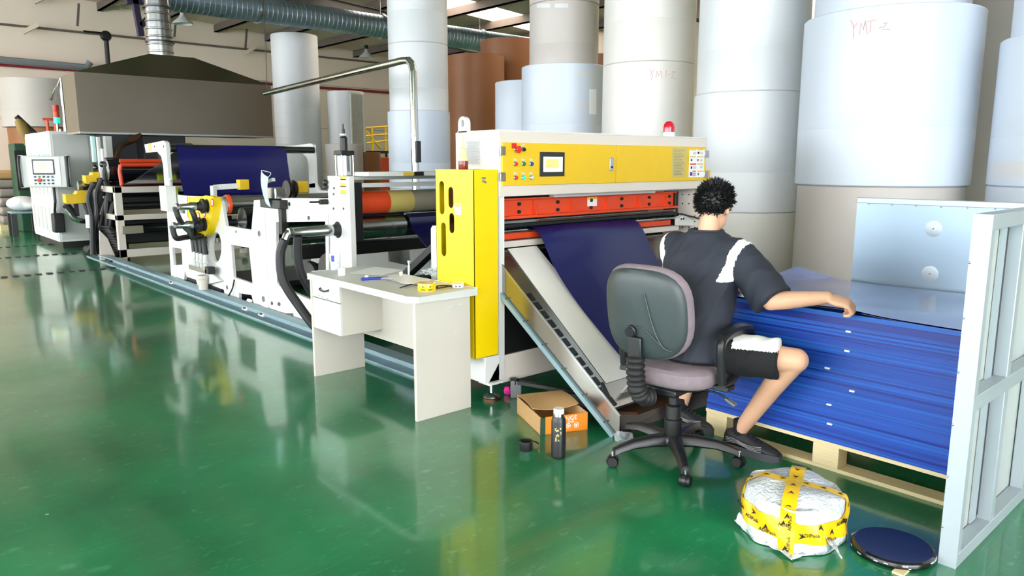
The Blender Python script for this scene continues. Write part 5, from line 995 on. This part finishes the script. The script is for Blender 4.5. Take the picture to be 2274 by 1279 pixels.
def flap(p0, p1, p2, name):
    rows = []
    for j in range(6):
        u = j/5; rows.append([p0.lerp(p1, i/5).lerp(p2, u*(.6+.4*math.sin(i/5*PI)))+Vector((0,0,max(0,.012*math.sin(i*2.1+j*1.7)))) for i in range(6)])
    MB().grid(rows, .0015).build(name, 'bubble', t, ang=80)
flap(surf(vth-1.25,.5), surf(vth-.75,.1), onZ(1630,1168)+Vector((0,0,.02)), 'wrap_flap'); flap(surf(vth+.55,.45), surf(vth+1.0,.1), onZ(1870,1250)+Vector((0,0,.012)), 'wrap_flap'); flap(surf(vth-.5,.05), surf(vth+.3,.05), onZ(1760,1248)+Vector((0,0,.005)), 'wrap_flap')
# round black tray
p = Vector((2.905,1.005,0)); t = thing('black_disc', 'round black plastic wrapped disc lying by the fence', 'disc', p)
MB().lathe([(0,.0),(.135,0),(.148,.006),(.150,.016),(.147,.026),(.138,.032),(.12,.030),(.05,.027),(0,.026)], p, n=48).build('disc_body', 'traymat', t); b = MB()
for i in range(14):
    a = random.uniform(0,2*PI); r = .148; b.obox(p+Vector((math.cos(a)*r,math.sin(a)*r,random.uniform(.012,.024))), (-math.sin(a),math.cos(a),0), zv, (math.cos(a),math.sin(a),0), random.uniform(.004,.012), .002, .003)
b.build('wrap_glints', 'tapegrey', t, smooth=False); MB().box(p.x-.16,p.x-.03,p.y-.10,p.y-.06,0,.008).build('wood_slip', 'wood', t, smooth=False)
p = onZ(2290,1000); tag(MB().lathe([(.0,0),(.1,0),(.13,.05),(.14,.25),(.12,.34),(.06,.36),(0,.36)], (4.0,.55,0), n=20).build('clear_sack', 'bubble'), 'clear plastic sack outside the fence at the right edge', 'sack')

# ---------------------------------------------------------------- swivel chair
CC = Vector((3.03,2.14,0)); fa = math.radians(84); CF = Vector((math.sin(fa), math.cos(fa), 0)); CR = Vector((CF.y, -CF.x, 0)); UP = Vector((0,0,1))
t = thing('swivel_chair', 'black swivel office chair with mauve grey cushions under the worker', 'chair', CC)
def L(f, r, u): return CC+CF*f+CR*r+UP*u
def superpad(c, U, V, Nn, hu, hv, prof, curve=0, n=40, ex=3.0, taper=0):
    rings = []
    for s, d in prof:
        ring = []
        for i in range(n):
            a = 2*PI*i/n; ca, sa = math.cos(a), math.sin(a); k = (abs(ca)**ex+abs(sa)**ex)**(-1/ex); u = ca*k*s; v = sa*k*s
            ring.append(c+U*(u*hu*(1+taper*v))+V*(v*hv)+Nn*(d+curve*u*u))
        rings.append(ring)
    return MB().loft(rings)
tl = math.radians(9); BN = (CF*math.cos(tl)+UP*math.sin(tl)).normalized(); BV = (UP*math.cos(tl)-CF*math.sin(tl)).normalized(); BCc = L(-.255, -.055, .785)
sh = superpad(BCc, CR, BV, BN, .222, .225, [(.03,-.030),(.35,-.030),(.7,-.026),(.9,-.016),(.98,-.004),(1.0,.008),(.97,.016)], .05).build('back_shell', 'shell', t)
superpad(BCc, CR, BV, BN, .222, .225, [(.97,.010),(1.0,.014),(1.04,.03),(1.04,.052),(.98,.07),(.8,.08),(.4,.084),(.03,.084)], .05).build('back_cushion', 'fabric', t)
MB().lathe([(0,0),(.03,0),(.03,.018),(.024,.022),(.024,.028),(0,.028)], BCc-BN*.028-BV*.075-CR*.03, -BN, 20).build('height_knob', 'blackplastic', t)
b = MB()
for s in (-1, 1): b.tube([BCc+CR*(.02+.03*s)+BV*(.12 if s > 0 else -.05)-BN*.031, BCc+CR*(.06+.03*s)+BV*-.05-BN*.031, BCc+CR*(.13)+BV*-.14-BN*.020, BCc+CR*.17+BV*-.155-BN*.008], .0035, 6, smooth=4)
b.build('moulded_ridge', 'shell', sh)
pts = [BCc-BN*.035-BV*.13-CR*.01, BCc-BN*.045-BV*.2-CR*.01, L(-.27,-.06,.50), L(-.265,-.055,.43), L(-.235,-.045,.375), L(-.17,-.03,.365)]
P = []
for i in range(len(pts)-1):
    for k in range(8): P.append(pts[i].lerp(pts[i+1], k/8))
MB().bar(pts[0]+BV*.03, pts[1]-BV*.02, .075, .03, up=tuple(BN)).build('back_bracket', 'blackplastic', t, bevel=.006)
MB().tube(P[8:], .04, 14, rs=[.036 if i % 3 == 0 else .047 for i in range(len(P[8:]))]).build('bellows', 'rubber', t, ang=60)
superpad(L(.03,0,.47), CR, CF, UP, .235, .225, [(.9,-.045),(.97,-.035),(1.0,-.02),(1.02,.0),(1.0,.03),(.93,.045),(.7,.052),(.03,.052)], 0).build('seat_cushion', 'fabric', t)
superpad(L(.03,0,.425), CR, CF, UP, .22, .21, [(.03,-.02),(.8,-.02),(.97,.0),(1.0,.02),(.9,.025)], 0).build('seat_pan', 'blackplastic', t)
MB().obox(L(.0,0,.385), CF, CR, UP, .13, .08, .02).build('tilt_mechanism', 'black', t, bevel=.01); lv = MB().tube([L(.05,.06,.385), L(.08,.2,.37), L(.09,.25,.345)], .006, 8, smooth=3).build('lift_lever', 'black', t); MB().obox(L(.092,.262,.338), (CR*.8-UP*.4), CF, (CR*.4+UP*.8), .03, .018, .006).build('lever_paddle', 'midgrey', lv, bevel=.004)
MB().lathe([(0,.10),(.042,.10),(.045,.11),(.045,.215),(.038,.22),(.038,.285),(.033,.29),(.026,.295),(.026,.38),(0,.38)], CC, n=24).build('gas_column', 'black', t)
MB().lathe([(0,.085),(.06,.085),(.065,.1),(.06,.125),(.05,.135),(0,.135)], CC, n=24).build('base_hub', 'blackplastic', t)
for i in range(5):
    a = math.radians(155+72*i); d = Vector((math.cos(a), math.sin(a), 0)); s = Vector((-d.y, d.x, 0)); rg = []
    for r, z, w, h in ((.03,.108,.036,.03),(.12,.112,.032,.027),(.22,.105,.027,.022),(.29,.088,.024,.02),(.325,.075,.022,.02)):
        c = CC+d*r+UP*z; rg.append([c+s*w*x+UP*h*y for x, y in ((-1,-.6),(-.7,-1),(.7,-1),(1,-.6),(.8,.6),(.45,1),(-.45,1),(-.8,.6))])
    lg = MB().loft(rg).build('base_leg', 'blackplastic', t, ang=50)
    c = CC+d*.33; wv = (d*.5+s*.86).normalized()
    MB().lathe([(0,-.026),(.024,-.026),(.028,-.02),(.028,-.006),(.02,-.004),(.02,.004),(.028,.006),(.028,.02),(.024,.026),(0,.026)], c+UP*.028, wv, 20).build('caster', 'black', lg); MB().cyl(c+UP*.03, c+UP*.08, .009, 8).build('caster_stem', 'chrome', lg)
    hd = MB().lathe([(.031,-.008),(.033,-.008),(.033,.008),(.031,.008)], c+UP*.03, wv, 18, caps=False).build('caster_hood', 'blackplastic', lg)
for sg in (1, -1):
    r = .275*sg; pl = [(-.04,.46),(-.055,.55),(-.065,.62),(-.06,.665),(.0,.69),(.14,.69),(.24,.67),(.265,.62),(.22,.55),(.14,.49),(.05,.455),(-.04,.445)]
    g = MB().tube([L(f,r,u) for f, u in pl], .021, 10, smooth=3).build('armrest', 'blackplastic', t); MB().tube([L(-.07,r,.685), L(.02,r,.705), L(.14,r,.703), L(.24,r,.68)], .026, 10, smooth=3).build('arm_pad', 'black', g); MB().obox(L(.0,r-.05*sg,.435), CF, CR, UP, .04, .08, .012).build('arm_mount', 'black', g, bevel=.004)

# ---------------------------------------------------------------- worker
t = thing('person', 'seated worker in dark tee and black shorts reaching to the blue stack', 'person', (3.15,2.08,.5))
J = dict(pel=Vector((3.13,2.10,.575)), rhip=Vector((3.16,1.995,.565)), lhip=Vector((3.16,2.20,.565)), chest=Vector((3.21,2.13,.90)), neck=Vector((3.265,2.145,1.13)), rsh=Vector((3.255,1.965,1.062)), lsh=Vector((3.25,2.325,1.065)),
         rel=Vector((3.235,1.755,.850)), rwr=at(1836,661,3.49), lel=Vector((3.38,2.41,.83)), lwr=Vector((3.53,2.24,.865)), rkn=at(1768,800,3.51), ran=Vector((3.385,1.965,.115)), lkn=Vector((3.56,2.36,.515)), lan=Vector((3.47,2.40,.115)))
HC = Vector((3.315,2.135,1.272))                                   # head centre
hf = Vector((.93,.10,-.35)).normalized(); hr = hf.cross(UP).normalized(); hu = hr.cross(hf)
HR = Matrix((hr, hf, hu)).transposed()
def hp(r, f, u): return HC+hr*r+hf*f+hu*u
b = MB()
b.sphere(HC+hu*.02-hf*.01, 1, 24, 16, (.074,.092,.098), HR); b.sphere(hp(0,.025,-.045), 1, 20, 14, (.058,.068,.075), HR); b.sphere(hp(0,.055,-.09), 1, 14, 10, (.032,.03,.024), HR)
b.caps(J['neck']-UP*.04, hp(0,-.025,-.05), .055, .049)
b.caps(hp(0,.088,.012), hp(0,.108,-.022), .008, .013); b.sphere(hp(0,.085,-.058), 1, 10, 8, (.022,.012,.008), HR); b.sphere(hp(0,.088,-.068), 1, 10, 8, (.019,.012,.007), HR)
for s in (-1, 1):
    b.sphere(hp(.078*s,-.008,-.008), 1, 12, 10, (.010,.020,.032), HR); b.sphere(hp(.083*s,-.014,.004), 1, 10, 8, (.007,.018,.024), HR); b.sphere(hp(.03*s,.078,.03), 1, 8, 6, (.018,.01,.006), HR)
b.caps(J['pel'], J['chest'], .12, .12); b.caps(J['chest'], J['neck']-UP*.06, .11, .07); b.caps(J['rsh'], J['lsh'], .055, .055)
b.caps(J['rsh'], J['rel'], .052, .043); b.caps(J['rel'], J['rel'].lerp(J['rwr'],.3), .045, .044); b.caps(J['rel'].lerp(J['rwr'],.3), J['rwr'], .044, .030)
b.caps(J['lsh'], J['lel'], .052, .043); b.caps(J['lel'], J['lwr'], .043, .027)
for h, k, a in (('rhip','rkn','ran'),('lhip','lkn','lan')):
    b.caps(J[h], J[k], .085, .058); cm = J[k].lerp(J[a], .3)+(J['pel']-J[k]).normalized()*.012; b.caps(J[k], cm, .054, .055); b.caps(cm, J[a], .055, .036)
def hand(wr, fd, dn, th, curl, z=1.0):                            # palm, four unequal bent fingers and a thumb leaving the side of the palm
    fd = fd.normalized(); dn = (dn-fd*dn.dot(fd)).normalized(); sd = fd.cross(dn)*th; R3 = Matrix((fd, sd, dn)).transposed()
    b.sphere(wr+fd*.045*z, 1, 14, 10, (.055*z,.041*z,.019*z), R3); b.sphere(wr+fd*.078*z, 1, 12, 8, (.022*z,.041*z,.016*z), R3)
    for i, (o, ln) in enumerate(((.031,.9),(.0105,1.0),(-.0105,.94),(-.030,.76))):
        p = wr+fd*.088*z+sd*o*z; a = 0; rr = .0098*z
        for seg, c in zip((.040,.026,.020), curl):
            a += c; d = fd*math.cos(a)+dn*math.sin(a); q = p+d*(seg*ln*z); b.caps(p, q, rr, rr*.93, 10); p = q; rr *= .93
    p = wr+fd*.03*z+sd*.034*z+dn*.006; q = p+(fd*.6+sd*.5+dn*.55).normalized()*.036*z; r = q+(fd*.9+dn*.45-sd*.15).normalized()*.03*z; b.caps(p, q, .013*z, .011*z, 10); b.caps(q, r, .011*z, .009*z, 10)
fdv = (at(1888,676,3.455)-J['rwr']).normalized()
hand(J['rwr'], fdv, Vector((.35,.1,-1)), 1, (.75,1.25,.9), 1.12); hand(J['lwr'], Vector((.6,-.5,-.25)), Vector((0,0,-1)), -1, (.25,.3,.25))
remesh(b, 'body', 'skin', t, .0055, 3)
# eyes
for s in (-1, 1): MB().sphere(hp(.029*s,.074,.016), .011, 12, 8).build('eye', 'paper', t); MB().sphere(hp(.029*s,.083,.015), .005, 8, 6).build('pupil', 'black', t)
# hair: a close cap with short upright tufts
b = MB(); b.sphere(HC+hu*.033-hf*.018, 1, 28, 18, (.083,.098,.097), HR); hb = MB(); rnd = random.Random(3)
for i in range(1900):
    u = rnd.uniform(-.95,1); a = rnd.uniform(0,2*PI); d = Vector((math.sqrt(max(0,1-u*u))*math.cos(a), math.sqrt(max(0,1-u*u))*math.sin(a), u))
    lim = -.88 if d.y < -.25 else -.5 if d.y < .15 else (-.05 if d.y < .5 else .28)
    if u < lim: continue
    q = HC+hu*.033-hf*.018+HR @ Vector((d.x*.083,d.y*.098,d.z*.097)); nn = (HR @ Vector((d.x/.083,d.y/.098,d.z/.097))).normalized(); nn = (nn+Vector((rnd.uniform(-.5,.5),rnd.uniform(-.5,.5),rnd.uniform(-.2,.6)))).normalized()
    hb.cyl(q-nn*.006, q+nn*rnd.uniform(.012,.03), .005, 4, .0006)
cap = MB(); R2 = []
for i in range(13):
    ph = PI*.80*i/12; ring = []
    for k in range(28):
        a = 2*PI*k/28; d = Vector((math.sin(ph)*math.cos(a), math.sin(ph)*math.sin(a), math.cos(ph)))
        if d.y > .1: zl = .15+.35*(d.y-.1); d = Vector((d.x, d.y, max(d.z, zl))).normalized() if d.z < zl else d
        ring.append(HC+hu*.033-hf*.018+HR @ Vector((d.x*.083,d.y*.098,d.z*.097))*1.02)
    R2.append(ring)
cap.loft(R2); o = cap.build('hair', 'hair', t); h2 = hb.build('hair_tufts', 'hair', t); h2['kind'] = 'stuff'
# tee shirt
def ringp(c, rv, fv, hw, hd, n=28, ex=2.4):
    o = []
    for i in range(n):
        a = 2*PI*i/n; ca, sa = math.cos(a), math.sin(a); k = (abs(ca)**ex+abs(sa)**ex)**(-1/ex); o.append(c+rv*ca*k*hw+fv*sa*k*hd)
    return o
tr_ = Vector((.05,-1,0)).normalized(); tf = Vector((1,.05,0)).normalized(); b = MB()
b.loft([ringp(Vector((x,y,z)), tr_, tf, w, d) for x, y, z, w, d in ((3.11,2.10,.545,.185,.150),(3.12,2.105,.62,.185,.148),(3.15,2.115,.72,.182,.138),(3.18,2.125,.82,.188,.134),(3.205,2.135,.92,.198,.130),(3.225,2.14,1.02,.198,.118),(3.245,2.143,1.085,.180,.10),(3.255,2.145,1.125,.135,.085),(3.262,2.147,1.155,.085,.078))])
rs1 = J['rel']+(J['rel']-J['rsh']).normalized()*.0
b.caps(J['rsh']+Vector((0,.03,.0)), J['rsh'], .075, .073)
b.cyl(J['rsh'], J['rel']+(J['rel']-J['rsh']).normalized()*-.005+Vector((.012,-.006,0)), .084, 24, .098); b.caps(J['lsh']+Vector((0,-.03,0)), J['lsh'], .075, .073); b.cyl(J['lsh'], J['lel'], .078, 24, .085)
ux = (J['rel']-J['rsh']).normalized(); ul = (J['lel']-J['lsh']).normalized()
def rule(p):
    for s_, u_, e_, o_ in ((J['rsh'],ux,J['rel'],-1),(J['lsh'],ul,J['lel'],1)):
        q = Vector(p)-s_; k = q.dot(Vector((-.04,.975*o_,-.21)))
        if q.z > -.135 and .014 < k < .062: return 1
    return 0
remesh(b, 'tee_shirt', ['shirt','shirtwhite'], t, .0065, 10, rule, .007)
MB().tube(ringp(Vector((3.262,2.147,1.158)), tr_, tf, .082, .074, 24)+[ringp(Vector((3.262,2.147,1.158)), tr_, tf, .082, .074, 24)[0]], .008, 8).build('collar', 'shirt', t)
# shorts with a white side panel
b = MB(); b.sphere(J['pel']+UP*-.0, 1, 24, 14, (.15,.185,.105))
for h, k, e in (('rhip','rkn',.80),('lhip','lkn',.78)): b.caps(J[h], J[h].lerp(J[k],.3), .105, .102); b.cyl(J[h].lerp(J[k],.2), J[h].lerp(J[k],e), .100, 24, .098)
rk = (J['rkn']-J['rhip']).normalized(); rn = rk.cross(UP).normalized()
def rule2(p):
    q = Vector(p)-J['rhip']; k = q.dot(rk); lat = q.dot(rn); up = q.z-rk.z*k
    return 1 if k > .10 and lat > -.03 and up > .048 else 0
remesh(b, 'shorts', ['shorts','shirtwhite'], t, .0065, 7, rule2, .006)
# socks and shoes
def shoe(an, toe, nm):
    d = Vector((toe.x-an.x, toe.y-an.y, 0)).normalized(); s = Vector((-d.y, d.x, 0)); g = Vector((an.x,an.y,0))
    MB().lathe([(.036,-.03),(.038,.0),(.039,.06),(.037,.065)], an-UP*.01, UP, 18).build('sock', 'sock', t)
    def ring(f, w, z0, z1, n=16): c = g+d*f; return [c+s*w*math.cos(2*PI*i/n)+UP*((z0+z1)/2+(z1-z0)/2*math.sin(2*PI*i/n)) for i in range(n)]
    up = MB().loft([ring(*r) for r in ((-.085,.015,.03,.085),(-.075,.032,.022,.105),(-.04,.040,.02,.118),(.0,.042,.02,.118),(.05,.042,.02,.105),(.10,.046,.02,.085),(.15,.047,.02,.07),(.19,.040,.02,.058),(.215,.022,.022,.045))]).build('shoe_upper', 'shoe', t, ang=80)
    so = MB().plate([((g+d*f+s*w).x,(g+d*f+s*w).y) for f, w in ((-.09,-.02),(-.095,.0),(-.09,.02),(-.06,.042),(.0,.044),(.1,.05),(.16,.05),(.2,.04),(.225,.015),(.225,-.015),(.2,-.04),(.16,-.05),(.1,-.05),(.0,-.044),(-.06,-.042))], [], 'z', .001, .034).build('shoe_sole', 'sole', t, bevel=.008)
    for k in range(5): a = g+d*(.03+.022*k)+UP*(.112-.009*k); MB().tube([a+s*.024-UP*.005, a+UP*.004, a-s*.024-UP*.005], .0035, 6).build('lace', 'black', up)
    for sg in (-1, 1):
        for k in range(4): MB().tube([g+d*(-.06+.05*i)+s*sg*(.0405+.004*(i > 1)+.002*(i > 2))+UP*(.045+.007*k+.008*math.sin(i*1.4+k*.3)) for i in range(5)], .0014, 4, smooth=3).build('wavy_stripe', 'tapegrey', up)
shoe(J['ran'], Vector((3.40,1.70,0)), 'r'); shoe(J['lan'], Vector((3.52,2.15,0)), 'l')
